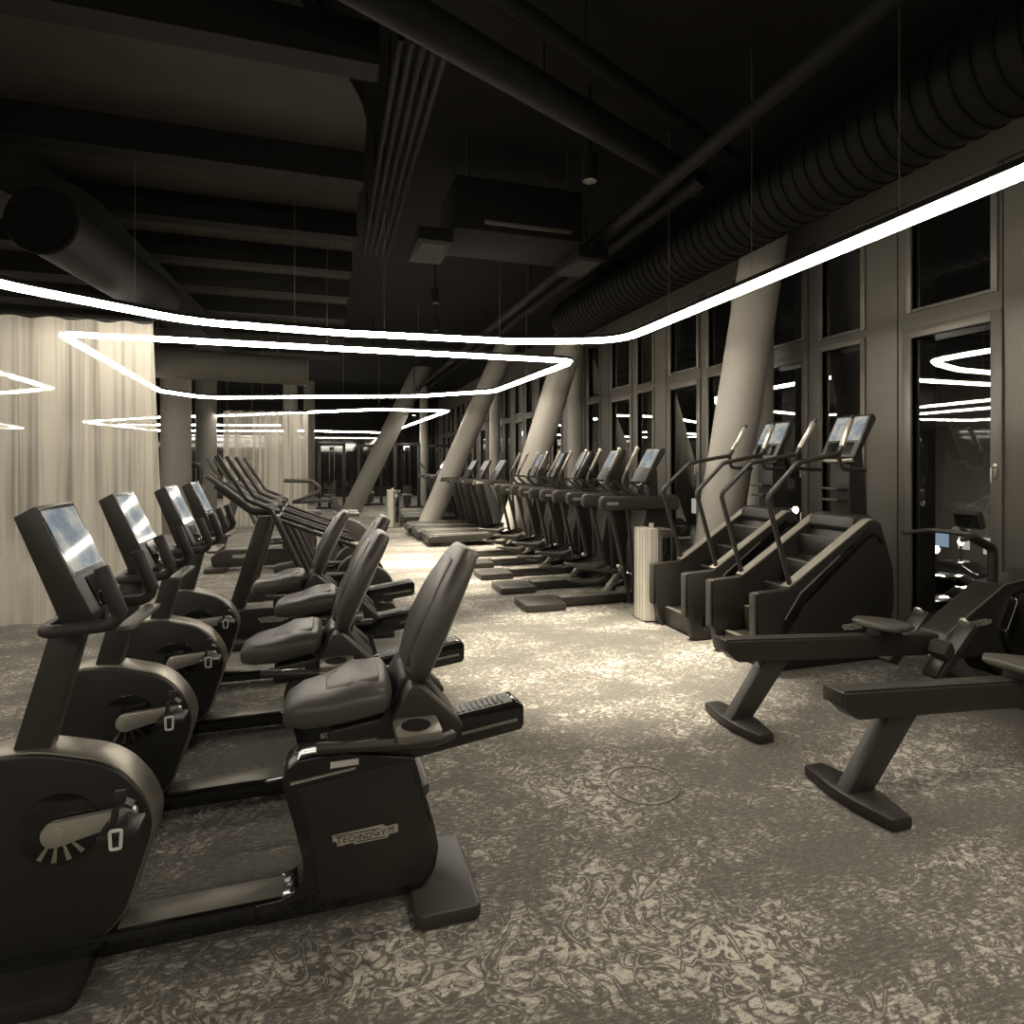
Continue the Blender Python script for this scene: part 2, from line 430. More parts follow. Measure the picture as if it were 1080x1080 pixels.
# columns -----------------------------------------------------------------
def column(x, y, r, lean, label, grp, h=H_CEIL, mat='paint'):
    m = MB(); m.cyl((0, 0, .001), (lean*(h+.25), 0, h+.25), r, 40)
    # trim both ends level
    bmesh.ops.bisect_plane(m.bm, geom=m.bm.verts[:]+m.bm.edges[:]+m.bm.faces[:], plane_co=(0,0,h-.002), plane_no=(0,0,1), clear_outer=True)
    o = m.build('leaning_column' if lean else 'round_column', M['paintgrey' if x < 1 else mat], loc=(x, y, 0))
    return tag(o, label, 'column', grp)
column(3.86, 5.43, .232, .186, 'thick pale column tilting toward the windows just behind the stair climbers', 'leaning white columns')
column(3.05, 10.12, .24, .327, 'thick pale column rising between the side-arm trainers and the treadmills', 'leaning white columns')
column(2.2, 13.75, .24, .44, 'thick pale tilted column standing among the treadmills', 'leaning white columns')
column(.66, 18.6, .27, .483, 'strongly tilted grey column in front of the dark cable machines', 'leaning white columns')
column(4.75, 5.68, .14, 0, 'slim upright round column beside windows behind the stair climbers', 'upright columns')
column(4.74, 11.0, .157, 0, 'slim upright round column between windows behind the side-arm trainers', 'upright columns')
column(4.74, 17.0, .165, 0, 'slim upright round column at the windows behind the treadmills', 'upright columns')
column(3.6, 23.2, .16, 0, 'slim upright column deep in the room beyond the treadmills', 'upright columns')
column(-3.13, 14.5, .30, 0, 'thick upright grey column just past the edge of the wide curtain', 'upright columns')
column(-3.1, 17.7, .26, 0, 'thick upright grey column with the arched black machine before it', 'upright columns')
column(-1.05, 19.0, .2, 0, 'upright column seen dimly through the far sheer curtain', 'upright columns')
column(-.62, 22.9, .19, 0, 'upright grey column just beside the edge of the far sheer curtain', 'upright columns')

# curtains ------------------------------------------------------------------
def curtain(x0, x1, y, h, label, seed, dens=9.):
    rnd = random.Random(seed)
    b = bmesh.new(); n = int((x1-x0)*60); nz = 8
    ph = [rnd.uniform(0, 6.28) for _ in range(5)]
    grid = []
    for i in range(n+1):
        x = x0+(x1-x0)*i/n; colv = []
        for j in range(nz+1):
            z = .015+(h-.015)*j/nz; t = j/nz
            a = .032*(1-.55*t)
            f = math.sin(dens*x*1.0+ph[0]+.5*math.sin(1.7*x+ph[1]))+.5*math.sin(dens*2.3*x+ph[2])+.35*math.sin(dens*.41*x+ph[3])
            hem = .012*math.sin(dens*2.3*x+ph[2]) if j == nz else 0
            colv.append(b.verts.new((x+.012*(1-t)*math.sin(13*x+ph[4])+(.10*(1-t) if i > n*.8 and x0 < -5 else 0)*(i-n*.8)/(n*.2), y+a*f, z+hem)))
        grid.append(colv)
    for i in range(n):
        for j in range(nz): b.faces.new((grid[i][j], grid[i+1][j], grid[i+1][j+1], grid[i][j+1]))
    m = MB(); m.bm.free(); m.bm = b
    root = thing('curtain', label, 'curtain', ((x0+x1)/2, y, 0))
    o = m.build('drape', M['voile'], root, ang=3.0); o.location = (-(x0+x1)/2, -y, 0)
    MB().box(-(x1-x0)/2, (x1-x0)/2, -.03, .03, h+.012, h+.045, .004).build('curtain_track', M['beam'], root)
    return root
curtain(-8.3, -1.62, 6.58, 2.86, 'wide sheer ivory curtain behind the recumbent bikes', 3)
curtain(-2.32, -.44, 15.3, 2.74, 'narrower sheer ivory curtain far behind the cross trainers', 5, 12.)

# suspended light loops -----------------------------------------------------------
LH = 2.8
def led_loop(pts, fil, label, wires, gap=None, closed=True):
    root = thing('pendant_light', label, 'light', (pts[0][0], pts[0][1], LH), group='suspended light loops')
    off = Vector((pts[0][0], pts[0][1], LH))
    path = fillet([Vector((p[0], p[1], 0)) for p in pts], fil, 10, closed)
    def sweep(w, z0, z1, wb=None):
        wb = w if wb is None else wb
        m = MB(); b = bmesh.new(); n = len(path); rg = []
        for i, p in enumerate(path):
            if closed: t = (path[(i+1) % n]-path[i-1]).normalized()
            else: t = (path[min(i+1, n-1)]-path[max(i-1, 0)]).normalized()
            s = Vector((-t.y, t.x, 0))*w; sb = Vector((-t.y, t.x, 0))*wb
            o = Vector((-pts[0][0], -pts[0][1], 0))
            rg.append([b.verts.new(p+o+q+Vector((0,0,z))) for q, z in ((sb,z0),(s,z1),(-s,z1),(-sb,z0))])
        for i in range(n if closed else n-1):
            a, c = rg[i], rg[(i+1) % n]
            for k in range(4): b.faces.new((a[k], a[(k+1) % 4], c[(k+1) % 4], c[k]))
        if not closed: b.faces.new(rg[0]); b.faces.new(rg[-1][::-1])
        return m._merge(b)
    sweep(.046, -.036, .010, .012).build('diffuser', M['led'], root)
    sweep(.052, .010, .042).build('housing', M['beam'], root)
    for (x, y) in wires:
        MB().cyl((x-off.x, y-off.y, .04), (x-off.x, y-off.y, H_CEIL-LH), .0035, 6).build('suspension_wire', M['wire'], root)
    return root
led_loop([(2.95, -2.4), (2.95, 5.62), (1.9, 6.0), (.05, 6.12), (-1.19, 6.02), (-2.24, 5.2), (-3.4, 3.2), (-4.2, 0), (-4.2, -2.4)], [.5, .55, .6, 1, 1, 1, 1, 1, .5],
         'big light loop hanging over the bikes and steppers', [(2.95, 2.45), (2.95, 3.62), (2.95, 4.72), (.55, 6.11), (-.3, 6.12), (-1.55, 5.75), (-2.6, 4.6)])
led_loop([(2.98, 6.92), (2.86, 10.2), (1.66, 11.4), (-2.3, 12.9), (-2.85, 11.9), (-2.55, 6.98), (1.2, 6.95)], [.25, .5, .5, .5, .5, .2, 0],
         'middle light loop with a sharp corner, hanging past the first', [(2.0, 6.95), (0, 6.97), (2.9, 8.6), (1.66, 11.38), (-1.2, 12.5), (.3, 11.9)])
led_loop([(2.84, 14.4), (2.45, 25.2), (-.7, 24.8), (-6.4, 26.2), (-7.2, 21.5), (-4.68, 18.9), (-2.55, 17.5), (-.45, 15.75), (1.18, 14.45)], [.12, .3, .3, .3, .3, 1, 1, 1, 0],
         'light loop hanging furthest back, over the tilted grey column', [(1.18, 14.45), (-2.55, 17.5), (2.65, 19), (-4, 25.6)])
led_loop([(-4.4, 8.4), (-4.5, 12.1), (-5.6, 13.1), (-8.2, 12.9), (-8.2, 8.4)], [.2, .12, .4, .3, .3],
         'light loop seen only dimly through the wide curtain', [(-4.45, 10.2), (-6.9, 13)])
led_loop([(-1.5, 21.4), (-6.6, 22.7)], 0, 'straight hanging light bar seen through the far curtain', [(-2.4, 21.63), (-5.5, 22.42)], closed=False)
# ceiling spotlights -----------------------------------------------------------------
def spot(x, y, power, size, label, z=3.75, blend=.7, deep=.09):
    root = thing('ceiling_spotlight', label, 'light', (x, y, z), group='ceiling spotlights')
    m = MB(); m.cyl((0,0,deep+.012), (0,0,.2), .06, 24, bev=.004)
    for rr_ in (.060, .055): m.tube([(0,0,0), (0,0,deep+.014)], rr_, seg=24)
    bmesh.ops.delete(m.bm, geom=[f for f in m.bm.faces if len(f.verts) > 6 and f.calc_center_median().z < deep+.013], context='FACES')
    m.cyl((0,0,.2), (0,0,H_CEIL-z), .012, 10); m.build('spotlight_body', M['beam'], root)
    MB().cyl((0,0,deep+.002), (0,0,deep+.011), .045, 24).build('lens', M['spotface'], root)
    l = bpy.data.lights.new('spot', 'SPOT'); l.energy = power; l.spot_size = size; l.spot_blend = blend; l.color = (1, .9, .74); l.shadow_soft_size = .05
    o = bpy.data.objects.new('lamp_light', l); COL.objects.link(o); o.parent = root; o.location = (0,0,-.01)
    return root
spot(1.45, 8.3, 2600, 1.0, 'small ceiling spotlight over the bright carpet between the rows')
spot(1.75, 10.0, 2600, 1.0, 'small ceiling spotlight before the first treadmill')
spot(2.0, 4.35, 1900, .85, 'small ceiling spotlight over the carpet in front of the stair climbers')
spot(1.6, 1.9, 160, 1.2, 'small ceiling spotlight over the carpet beside the rowing machines')
spot(.9, 12.6, 650, 1.1, 'small ceiling spotlight near the far metal bin')
spot(2.5, 18.0, 300, 1.3, 'small bright ceiling spotlight glowing beside the furthest light loop', z=2.95, deep=-.001)

# ceiling services -----------------------------------------------------------------
m = MB()
for y in (2.2, 3.75, 5.3, 6.6, 7.8, 9.0, 10.4, 12.0, 13.8): m.box(-8.4, .3, y-.09, y+.09, 3.9, 4.15)
struct(m.build('beam_joists', M['beam']))
sl = MB(); sl.prism(fillet([(-8.4, 1.6), (-.6, 2.6), (.3, 4.6), (.3, 16), (-8.4, 16)], [0, 2.0, 1.5, 0, 0], 8, True), 4.15, 4.3, axis='z')
struct(sl.build('ceiling_soffit', M['ceil']))
m = MB(); m.prism(fillet([(-6.0, 1.2), (-2.9, 4.0), (-2.0, 6.2), (-1.6, 16), (-2.05, 16), (-2.45, 6.4), (-3.3, 4.3), (-6.3, 1.5)], [0, 2, 1, 0, 0, 1, 2, 0], 8, True), 3.55, 3.9, axis='z')
struct(m.build('beam_main', M['beam']))
d = MB(); d.cyl((-2.0, 5.2, 3.28), (-1.75, 7.3, 3.28), .23, 32); d.ring((-2.0, 5.2, 3.28), .23, .02, (-.12, -1, 0)); d.tube([(-1.95, 5.7, 3.5), (-1.95, 5.7, 3.55)], .01)
tag(d.build('air_duct', M['duct']), 'short round dark duct hung under the curved ceiling beam', 'duct')
d = MB(); d.cyl((-3.4, 10.6, 3.11), (-.35, 11.05, 3.11), .24, 32); d.ring((-.35, 11.05, 3.11), .24, .015, (1, .15, 0))
for q in (-2.6, -.8): d.tube([(q, 10.85, 3.3), (q, 10.85, 4.14)], .01)
tag(d.build('air_duct', M['litduct']), 'long round grey duct crossing above the middle light loop', 'duct')
# ribbed flexible duct along the windows
d = MB(); d.cyl((3.85, -3, 3.88), (3.85, 9.2, 3.88), .32, 32)
for k in range(97): d.ring((3.85, -3+k*.125, 3.88), .322, .012, (0,1,0), 28, 5)
for k in range(4): d.tube([(3.85, -1+k*3, 4.15), (3.85, -1+k*3, H_CEIL-.01)], .01)
tag(d.build('air_duct', M['duct']), 'big ribbed duct running along the ceiling above the windows', 'duct')
def pipe(pts, r, label, fil=.1):
    p = MB(); p.tube(pts, r, fil)
    n = 3
    for k in range(n):
        a = Vector(pts[0]).lerp(Vector(pts[1]), (k+.5)/n); p.tube([a, (a.x, a.y, H_CEIL)], .006)
    return tag(p.build('ceiling_pipe', M['duct']), label, 'pipe', 'ceiling pipes')
pipe([(2.6, -3, 3.75), (2.6, 18, 3.75)], .06, 'straight black pipe running the length of the ceiling, lower of its pair')
pipe([(2.95, 4.2, 3.85), (2.95, 18, 3.85), (3.2, 18, 3.85)], .07, 'thick black pipe along the ceiling ending in an elbow near the diagonal pipes')
pipe([(-.4, 2.95, 4.0), (3.2, 4.6, 4.0)], .11, 'thick diagonal black pipe across the ceiling')
pipe([(-.2, 2.72, 4.14), (3.4, 4.37, 4.14)], .06, 'slimmer diagonal black pipe above the thick one')
for k in range(5):
    pipe([(.42+.07*k, 3.6, 4.05), (.42+.07*k, 7.4, 4.05)], .022, ['thin conduit at the inner edge of the conduit bundle', 'second thin conduit of the ceiling bundle', 'middle thin conduit of the ceiling bundle', 'fourth thin conduit of the ceiling bundle', 'thin conduit on the fan unit side of the bundle'][k])
ac = thing('air_conditioner', 'dark boxy fan unit hung from the ceiling above the first light loop', 'air conditioner', (1.72, 5.55, 3.62))
m = MB(); m.box(-.62, .62, -.3, .45, 0, .48, .01); m.build('casing', M['beam'], ac)
m = MB(); m.box(-.35, .5, -.306, -.3, .06, .1, .002); m.build('air_slot', M['greytop'], ac)
for s in (-1, 1):
    m = MB(); m.box(s*.78-.16, s*.78+.16, -.2, .45, -.10, .02, .01); m.build('side_outlet', M['duct'], ac)
    m = MB(); m.box(s*.78-.11, s*.78+.11, -.12, .36, -.104, -.1); m.build('outlet_grille', M['ceil'], ac)
for x in (-.5, .5):
    for y in (-.2, .35): MB().cyl((x, y, .48), (x, y, H_CEIL-3.62), .008, 8).build('hanger_rod', M['wire'], ac)

# floor box ring ------------------------------------------------------------------
fb = MB(); fb.ring((0,0,.002), .165, .005, (0,0,1), 64, 6)
tag(fb.build('floor_box_cover', M['rim'], loc=(1.41, 2.48, 0)), 'thin metal ring of a round floor box set in the carpet', 'floor box')

# ------------------------------------------------------------------ recumbent bikes
def make_recumbent(label):
    R = thing('recumbent_bike', label, 'exercise bike', (0, 2.1, 0), group='recumbent bikes in a row')
    # flywheel housing
    hp = [(-.80,.668),(-.642,.622),(-.584,.58),(-.541,.523),(-.514,.468),(-.503,.416),(-.514,.360),(-.577,.162),(-.625,.11),(-.95,.085),(-1.06,.30),(-.96,.665)]
    hp = fillet(hp, [.30,.2,.2,.2,.2,.2,.2,.25,.05,.04,.1,.08], 7, True)
    h = MB().prism(hp, -.07, .07, .008, 2).build('flywheel_housing', M['plastic'], R)
    cx, cz = -.78, .40
    rp = [((p[0]-cx)*1.022+cx, (p[1]-cz)*1.022+cz) for p in hp]
    MB().prism(rp, -.058, .058, .004, 2).build('housing_rim', M['rim'], R)
    for s in (-1, 1):
        y = s*.072
        hb = MB(); hb.cyl((-.738, y-.004*s, .445), (-.738, y+.004*s, .445), .103, 40, bev=.003); ho = hb.build('crank_recess', M['gloss'], R)
        sp = MB()
        for k in range(4):
            a = -PI/2+(-.55+.42*k); d = Vector((math.cos(a), 0, math.sin(a)))
            sp.prism([(-.003,.045),(.003,.045),(.007,.093),(-.007,.093)], y+.004*s-.001, y+.004*s+.0015*s+.001, mat=Matrix.Translation((-.738,0,.445)) @ Matrix.Rotation(PI/2-a-PI*0, 4, 'Y'))
        sp.build('crank_spider', M['steel'], ho)
        e = Vector((.185, 0, .028))*(1 if s < 0 else -1)
        u = e.normalized(); v = Vector((-u.z, 0, u.x)); c = Vector((-.738, 0, .445)); pts = []
        for k in range(13):
            a = PI/2+PI*k/12; q = c+(u*math.cos(a)+v*math.sin(a))*.036; pts.append((q.x, q.z))
        for k in range(9):
            a = -PI/2+PI*k/8; q = c+e+(u*math.cos(a)+v*math.sin(a))*.020; pts.append((q.x, q.z))
        ya, yb = sorted((s*.082, s*.106))
        ca = MB().prism(pts, ya, yb, .004).build('crank_arm', M['silver'], R)
        MB().cyl((c.x, s*.105, c.z), (c.x, s*.1085, c.z), .024, 28, bev=.001).build('crank_cap', M['silver'], ca)
        q = c+e
        pd = MB(); ya, yb = sorted((s*.115, s*.215)); pd.box(q.x-.05, q.x+.05, ya, yb, q.z-.016, q.z+.008, .008)
        pd.cyl((q.x, s*.1, q.z), (q.x, s*.13, q.z), .010); p_ = pd.build('pedal', M['plastic'], R)
        st = MB(); st.prism(fillet([(q.x-.03, q.z-.03),(q.x-.022,q.z+.06),(q.x+.008,q.z+.075),(q.x+.03,q.z+.06),(q.x+.028,q.z+.052),(q.x+.005,q.z+.066),(q.x-.012,q.z+.054),(q.x-.018,q.z-.03)], .008, 3, True), s*.165-.016, s*.165+.016)
        st.box(q.x-.018, q.x+.010, s*.165-.006, s*.165+.006, q.z+.06, q.z+.105, .004); st.build('pedal_strap', M['rubber'], p_)
        cl = MB(); cl.tube([(q.x-.012, s*.222, q.z-.028),(q.x+.012, s*.222, q.z-.028),(q.x+.014, s*.222, q.z+.022),(q.x-.014, s*.222, q.z+.022)], .0045, .006, 8, closed=True); cl.build('pedal_buckle', M['white'], p_)
    # front foot, beam, seat body, rear foot
    MB().prism(fillet([(-1.12,-.19),(-.66,-.19),(-.66,.19),(-1.12,.19)], .04, 4, True), 0.001, .052, .008, axis='z').build('front_foot', M['plastic'], R)
    MB().prism(fillet([(.27,-.20),(.49,-.20),(.49,.20),(.27,.20)], .035, 4, True), 0.001, .05, .010, axis='z').build('rear_foot', M['plastic2'], R)
    m = MB(); m.box(-.92, -.06, -.062, .062, .036, .108, .012); m.box(-1.0,-.7,-.05,.05,.04,.12); m.build('base_beam', M['gloss'], R)
    MB().box(-.6, -.1, -.05, .05, .1075, .1105, .001).build('beam_lit_top', M['greytop'], R)  # grey strip imitates the light falling on top of the black beam
    bp = [(-.139,.47),(-.128,.52),(-.091,.545),(.05,.552),(.285,.50),(.354,.255),(.369,.176),(.354,.094),(.312,.05),(.26,.036),(-.22,.036),(-.22,.105),(-.144,.108),(-.095,.123),(-.073,.166),(-.076,.222),(-.106,.346)]
    m = MB(); m.prism(fillet(bp, [.05,.04,.05,.2,.02,.12,.10,.10,.08,.02,.01,.01,.06,.06,.06,.12,.08], 6, True), -.066, .066, .012, 3); m.build('seat_base_shell', M['gloss'], R)
    ip = [(-.098,.455),(.262,.492),(.338,.255),(.352,.176),(.338,.105),(.30,.07),(-.02,.07),(-.03,.16),(-.036,.222),(-.062,.346)]
    m = MB(); m.prism(fillet(ip, [.02,.02,.12,.10,.10,.08,.03,.06,.08,.1], 6, True), -.070, .070, .003); sh = m.build('seat_base_panel', M['plastic'], R)
    for s in (-1, 1):
        y0, y1 = sorted((s*.066, s*.0725))
        MB().prism([(-.112,.470),(.09,.492),(.09,.498),(-.113,.478)], y0, y1, .001).build('edge_trim', M['silver'], R)
    MB().box(.01, .10, -.0705, -.066, .505, .525, .001).build('data_plate', M['white'], R)
    logo(sh, .122, -.0702, .270, .212)
    # inclined seat rail
    rl = [(.02,.455),(.672,.538),(.682,.556),(.682,.622),(.655,.641),(.02,.560)]
    m = MB(); m.prism(fillet(rl, .012, 3, True), -.055, .055, .008); r_ = m.build('seat_rail', M['gloss'], R)
    m = MB(); m.prism([(.45,.548),(.655,.572),(.655,.582),(.45,.558)], -.058, .058, .002); m.build('rail_groove', M['rim'], r_)
    m = MB(); m.prism([(.28,.588),(.64,.634),(.64,.642),(.28,.596)], -.045, .045)
    for k in range(16): x = .30+k*.02; m.box(x, x+.009, -.03, .03, .597+(x-.30)*.128, .602+(x-.30)*.128)
    m.build('rail_teeth', M['plastic2'], r_)
    # sliding seat: carriage, cushion, backrest, side grips
    m = MB(); m.prism(fillet([(.0,.56),(.40,.60),(.44,.62),(.40,.66),(.30,.80),(.24,.79),(.17,.66),(.0,.64)], .02, 3, True), -.10, .10, .01); ca = m.build('seat_carriage', M['plastic'], R)
    for s in (-1, 1):
        y0, y1 = sorted((s*.20, s*.285))
        y0, y1 = sorted((s*.12, s*.20))
        m = MB(); m.prism(fillet([(.19,.65),(.20,.70),(.255,.79),(.285,.79),(.43,.645),(.40,.62),(.31,.63)], .02, 3, True), y0, y1, .008); br = m.build('arm_bracket', M['plastic2'], R)
        m = MB(); y0, y1 = sorted((s*.195, s*.325)); m.prism(fillet([(.195,y0),(.335,y0),(.335,y1),(.195,y1)], .02, 3, True), .668, .694, .004, axis='z'); cu_ = m.build('cup_holder', M['greytop'], br)
        m = MB(); m.cyl((.262, s*.26, .690), (.262, s*.26, .6955), .045, 28); m.build('cup_recess', M['gloss'], cu_)
        m = MB(); m.tube([(.38, s*.24, .64), (.30, s*.295, .652), (.20, s*.30, .662), (-.03, s*.30, .682)], .0165, .05); g = m.build('side_grip', M['plastic2'], R)
        m = MB(); m.box(.03, .14, s*.30-.005, s*.30+.005, .684, .6905, .001); m.build('pulse_sensor', M['steel'], g)
        m = MB(); m.tube([(.28, s*.25, .66), (.28, s*.08, .62)], .018); m.build('arm_crossbar', M['plastic'], R)
    X, Z = Vector((0,1,0)), Vector((0,0,1))
    m = MB(); m.loft([((-.115,0,.694), X, Z, .105, .040), ((-.075,0,.702), X, Z, .130, .052), ((.0,0,.710), X, Z, .155, .056), ((.09,0,.735), X, Z, .185, .062), ((.175,0,.742), X, Z, .18, .055)], 28, 3.2); cu = m.build('seat_cushion', M['vinyl'], R)
    m = MB(); m.loft([((.0,0,.757), X, Z, .075, .012), ((.07,0,.780), X, Z, .115, .014), ((.16,0,.792), X, Z, .115, .012)], 24, 3.2); m.build('cushion_pad', M['vinyl'], cu)
    # backrest
    def sec(x, z, nx, nz, a, b_): return ((x, 0, z), (0,1,0), (nx, 0, nz), a, b_)
    nrm = Vector((-.90, 0, .43))
    m = MB(); m.loft([sec(.292,.79,-.94,.34,.150,.034), sec(.305,.85,-.94,.34,.178,.046), sec(.345,.95,-.93,.37,.190,.050), sec(.398,1.06,-.90,.43,.178,.047), sec(.450,1.15,-.87,.5,.145,.040), sec(.474,1.188,-.84,.54,.115,.033)], 32, 3.4); bk = m.build('backrest', M['vinyl'], R)
    m = MB(); m.loft([sec(.256,.82,-.94,.34,.095,.012), sec(.296,.95,-.93,.37,.125,.015), sec(.352,1.06,-.90,.43,.115,.014), sec(.415,1.165,-.86,.5,.075,.010)], 28, 3.); m.build('backrest_pad', M['vinyl'], bk)
    m = MB(); m.prism(fillet([(.24,.76),(.335,.74),(.36,.86),(.345,.9),(.31,.86)], .015, 3, True), -.05, .05, .008); m.build('backrest_stem', M['plastic'], R)
    # console post and pod
    m = MB(); m.prism([(-.675,1.06),(-.765,1.06),(-1.01,.14),(-.91,.14)], -.036, .036, .012, 2); m.build('console_post', M['plastic2'], R)
    m = MB(); m.prism(fillet([(-.826,1.352),(-.776,1.382),(-.636,1.07),(-.66,1.02),(-.70,1.01)], [.006,.006,.02,.02,.02], 3, True), -.13, .13, .006, 2); pod = m.build('console', M['plastic2'], R)
    d_ = Vector((.140, 0, -.312)).normalized(); nn = Vector((d_.z*-1, 0, d_.x)).normalized()
    def onpod(t, yv, o=0.): b_ = Vector((-.776,0,1.382))+d_*t+Vector((-d_.z, 0, d_.x))*o; return Vector((b_.x, yv, b_.z))
    def slab(t0, t1, y0, y1, o0, o1):
        b = bmesh.new(); vs = [b.verts.new(onpod(t, y, o)) for t in (t0, t1) for y in (y0, y1) for o in (o0, o1)]
        for f in ((0,1,3,2),(4,6,7,5),(0,4,5,1),(2,3,7,6),(0,2,6,4),(1,5,7,3)): b.faces.new([vs[i] for i in f])
        return b
    m = MB(); m._merge(slab(.008, .225, -.122, .122, -.001, .0012)); m.build('screen_bezel', M['gloss'], pod)
    m = MB(); m._merge(slab(.018, .212, -.112, .112, .0005, .0024)); m.build('screen', M['screen'], pod)
    m = MB(); m._merge(slab(.235, .335, -.06, .06, -.001, .004)); m.build('phone_tray', M['gloss'], pod)
    c = onpod(.325, 0, .012); m = MB(); m.ring(c, .03, .004, (.9, 0, .42), 24, 6); m.build('tray_ring', M['steel'], pod)
    gy = .165
    m = MB(); m.tube([(-.605,-gy,1.21),(-.548,-gy,1.048),(-.75,-gy,1.036),(-.75,gy,1.036),(-.548,gy,1.048),(-.605,gy,1.21)], .0185, [0,.045,.05,.05,.045,0], 14); m.build('handlebar', M['rubber'], R)
    for s in (-1, 1):
        m = MB(); m.cyl((-.604, s*gy, 1.207), (-.557, s*gy, 1.073), .0205, 16, bev=.003); m.build('grip_sleeve', M['rubber'], R)
    m = MB(); m.box(-.575, -.53, -gy+.02, gy-.02, 1.022, 1.036, .004); m.build('handlebar_bridge', M['greytop'], R)
    m = MB(); m.tube([(-.75, 0, 1.036), (-.64, 0, 1.04)], .02); m.build('handlebar_stem', M['plastic'], R)
    return R
SEATP = ('seat_carriage','arm_bracket','side_grip','arm_crossbar','seat_cushion','backrest','backrest_stem')
rb = make_recumbent('recumbent bike at the near end of the row, whole seat and pedals in view')
for (x, y, sx, lab) in ((-.045, .78, -.18, 'second recumbent bike in the row, its screen showing two light streaks'),
                        (-.035, 1.535, -.11, 'third recumbent bike in the row, between second and last'),
                        (-.07, 2.32, -.28, 'last recumbent bike, at the far end of the row before the cross trainers')):
    dup(rb, (x, 2.1+y, 0), lab, move=(SEATP, (sx, 0, sx*.145)))

# ------------------------------------------------------------------ stair climbers
def make_climber(label):
    R = thing('stair_climber', label, 'stair climber', (0, 3.82, 0), group='stair climbers')
    side = [(2.935,.20),(2.985,.001),(4.10,.001),(4.20,.42),(4.185,.70),(4.06,1.05),(3.96,1.062),(3.26,.625),(3.18,.585),(2.92,.575)]
    W = .295
    for s in (-1, 1):
        y0, y1 = sorted((s*(W-.075), s*W))
        sd = MB().prism(fillet(side, [.03,.03,.02,.15,.15,.03,.06,.05,.04,.015], 4, True), y0, y1, .012, 2).build('side_panel', M['plastic'], R)
        # broad rail on the incline, light falling on it painted as a pale tone
        y0, y1 = sorted((s*(W-.082), s*(W-.004)))
        MB().prism([(3.20,.598),(3.265,.632),(3.955,1.064),(4.0,1.07),(3.985,1.077),(3.95,1.074),(3.255,.641),(3.195,.606)], y0, y1, .002).build('incline_rail', M['litrail'], sd)
        # gloss band along the outside
        y0, y1 = sorted((s*(W-.004), s*(W+.005)))
        band = [(3.12,.05),(3.06,.10),(3.07,.20),(3.15,.36),(3.30,.55),(3.93,1.0),(4.03,1.03),(4.10,.90),(4.06,.88),(4.0,.95),(3.92,.92),(3.32,.46),(3.20,.28),(3.14,.14)]
        MB().prism(fillet(band, .03, 3, True), y0, y1, .002).build('side_band', M['gloss'], sd)
        y0, y1 = sorted((s*(W+.004), s*(W+.0075)))
        MB().prism([(3.16,.372),(3.30,.556),(3.66,.812),(3.655,.818),(3.295,.563),(3.153,.376)], y0, y1).build('edge_trim', M['silver'], sd)
        y0, y1 = sorted((s*(W-.07), s*(W-.005)))
        MB().box(2.905, 2.925, y0, y1, .20, .57, .006).build('front_edge', M['plastic2'], sd)
        if s < 0: logo(sd, 3.79, -W-.001, .275, .22)
        # tall bent handrail
        y = s*(W-.03)
        hr = MB(); hr.tube([(3.235,y,.60),(3.03,y,1.255),(3.31,y*.95,1.505),(3.735,y*.82,1.578),(3.90,y*.70,1.87)], .0185, [0,.07,.10,.05,0], 14); hb = hr.build('handrail', M['plastic2'], R)
        hr = MB(); hr.tube([(3.735,y*.82,1.578),(3.745,y*.82,1.46),(3.99,y*.82,1.45)], .016, [0,.06,0], 12); hr.build('lower_grip', M['rubber'], hb)
        hr = MB(); hr.cyl((3.765,y*.80,1.63),(3.885,y*.715,1.845), .0205, 14, bev=.003); hr.build('hand_grip', M['silver'], hb)
    for k in range(5):
        x = 3.02+k*.185; z = .17+k*.185
        st = MB(); st.box(x, x+.24, -.215, .215, z-.18 if k else .02, z, .008); s_ = st.build('step', M['plastic'], R)
        MB().box(x-.002, x+.045, -.21, .21, z, z+.006, .002).build('step_nosing', M['greytop'], s_)
    MB().prism(fillet([(3.90,.98),(4.16,.72),(4.16,.30),(3.9,.02),(3.3,.02)], .02, 3, True), -.215, .215, .004).build('drive_cover', M['plastic'], R)
    MB().prism(fillet([(3.86,1.0),(3.88,1.085),(4.02,1.10),(4.12,1.05),(4.16,.8),(3.95,.9)], .02, 3, True), -.218, .218, .01).build('top_cover', M['plastic2'], R)
    m = MB(); m.prism(fillet([(3.97,1.05),(4.15,1.02),(4.13,1.34),(4.09,1.62),(3.97,1.62),(3.96,1.34)], .02, 3, True), -.10, .10, .012); ps = m.build('console_post', M['plastic'], R)
    for z in (1.20, 1.29):
        m = MB(); m.box(3.86, 3.97, -.08, .08, z, z+.018, .006); m.build('bottle_shelf', M['plastic2'], ps)
    cp = [(3.93,1.55),(3.97,1.53),(4.16,1.86),(4.135,1.895),(4.11,1.895)]
    m = MB(); m.prism(fillet(cp, .012, 3, True), -.17, .17, .008); cn = m.build('console', M['plastic'], R)
    a, b = Vector((3.93,0,1.55)), Vector((4.11,0,1.895)); d = (b-a).normalized(); n_ = Vector((-d.z,0,d.x)); L = (b-a).length
    def slab(t0, t1, y0, y1, o0, o1):
        bm_ = bmesh.new(); vs = [bm_.verts.new(a+d*(L*t)+n_*o+Vector((0,y,0))) for t in (t0,t1) for y in (y0,y1) for o in (o0,o1)]
        for f in ((0,1,3,2),(4,6,7,5),(0,4,5,1),(2,3,7,6),(0,2,6,4),(1,5,7,3)): bm_.faces.new([vs[i] for i in f])
        return bm_
    m = MB(); m._merge(slab(.40,.95,-.15,.15,-.001,.003)); m.build('screen', M['screen'], cn)
    m = MB(); m._merge(slab(.08,.34,-.12,.12,-.001,.006)); m.build('control_panel', M['gloss'], cn)
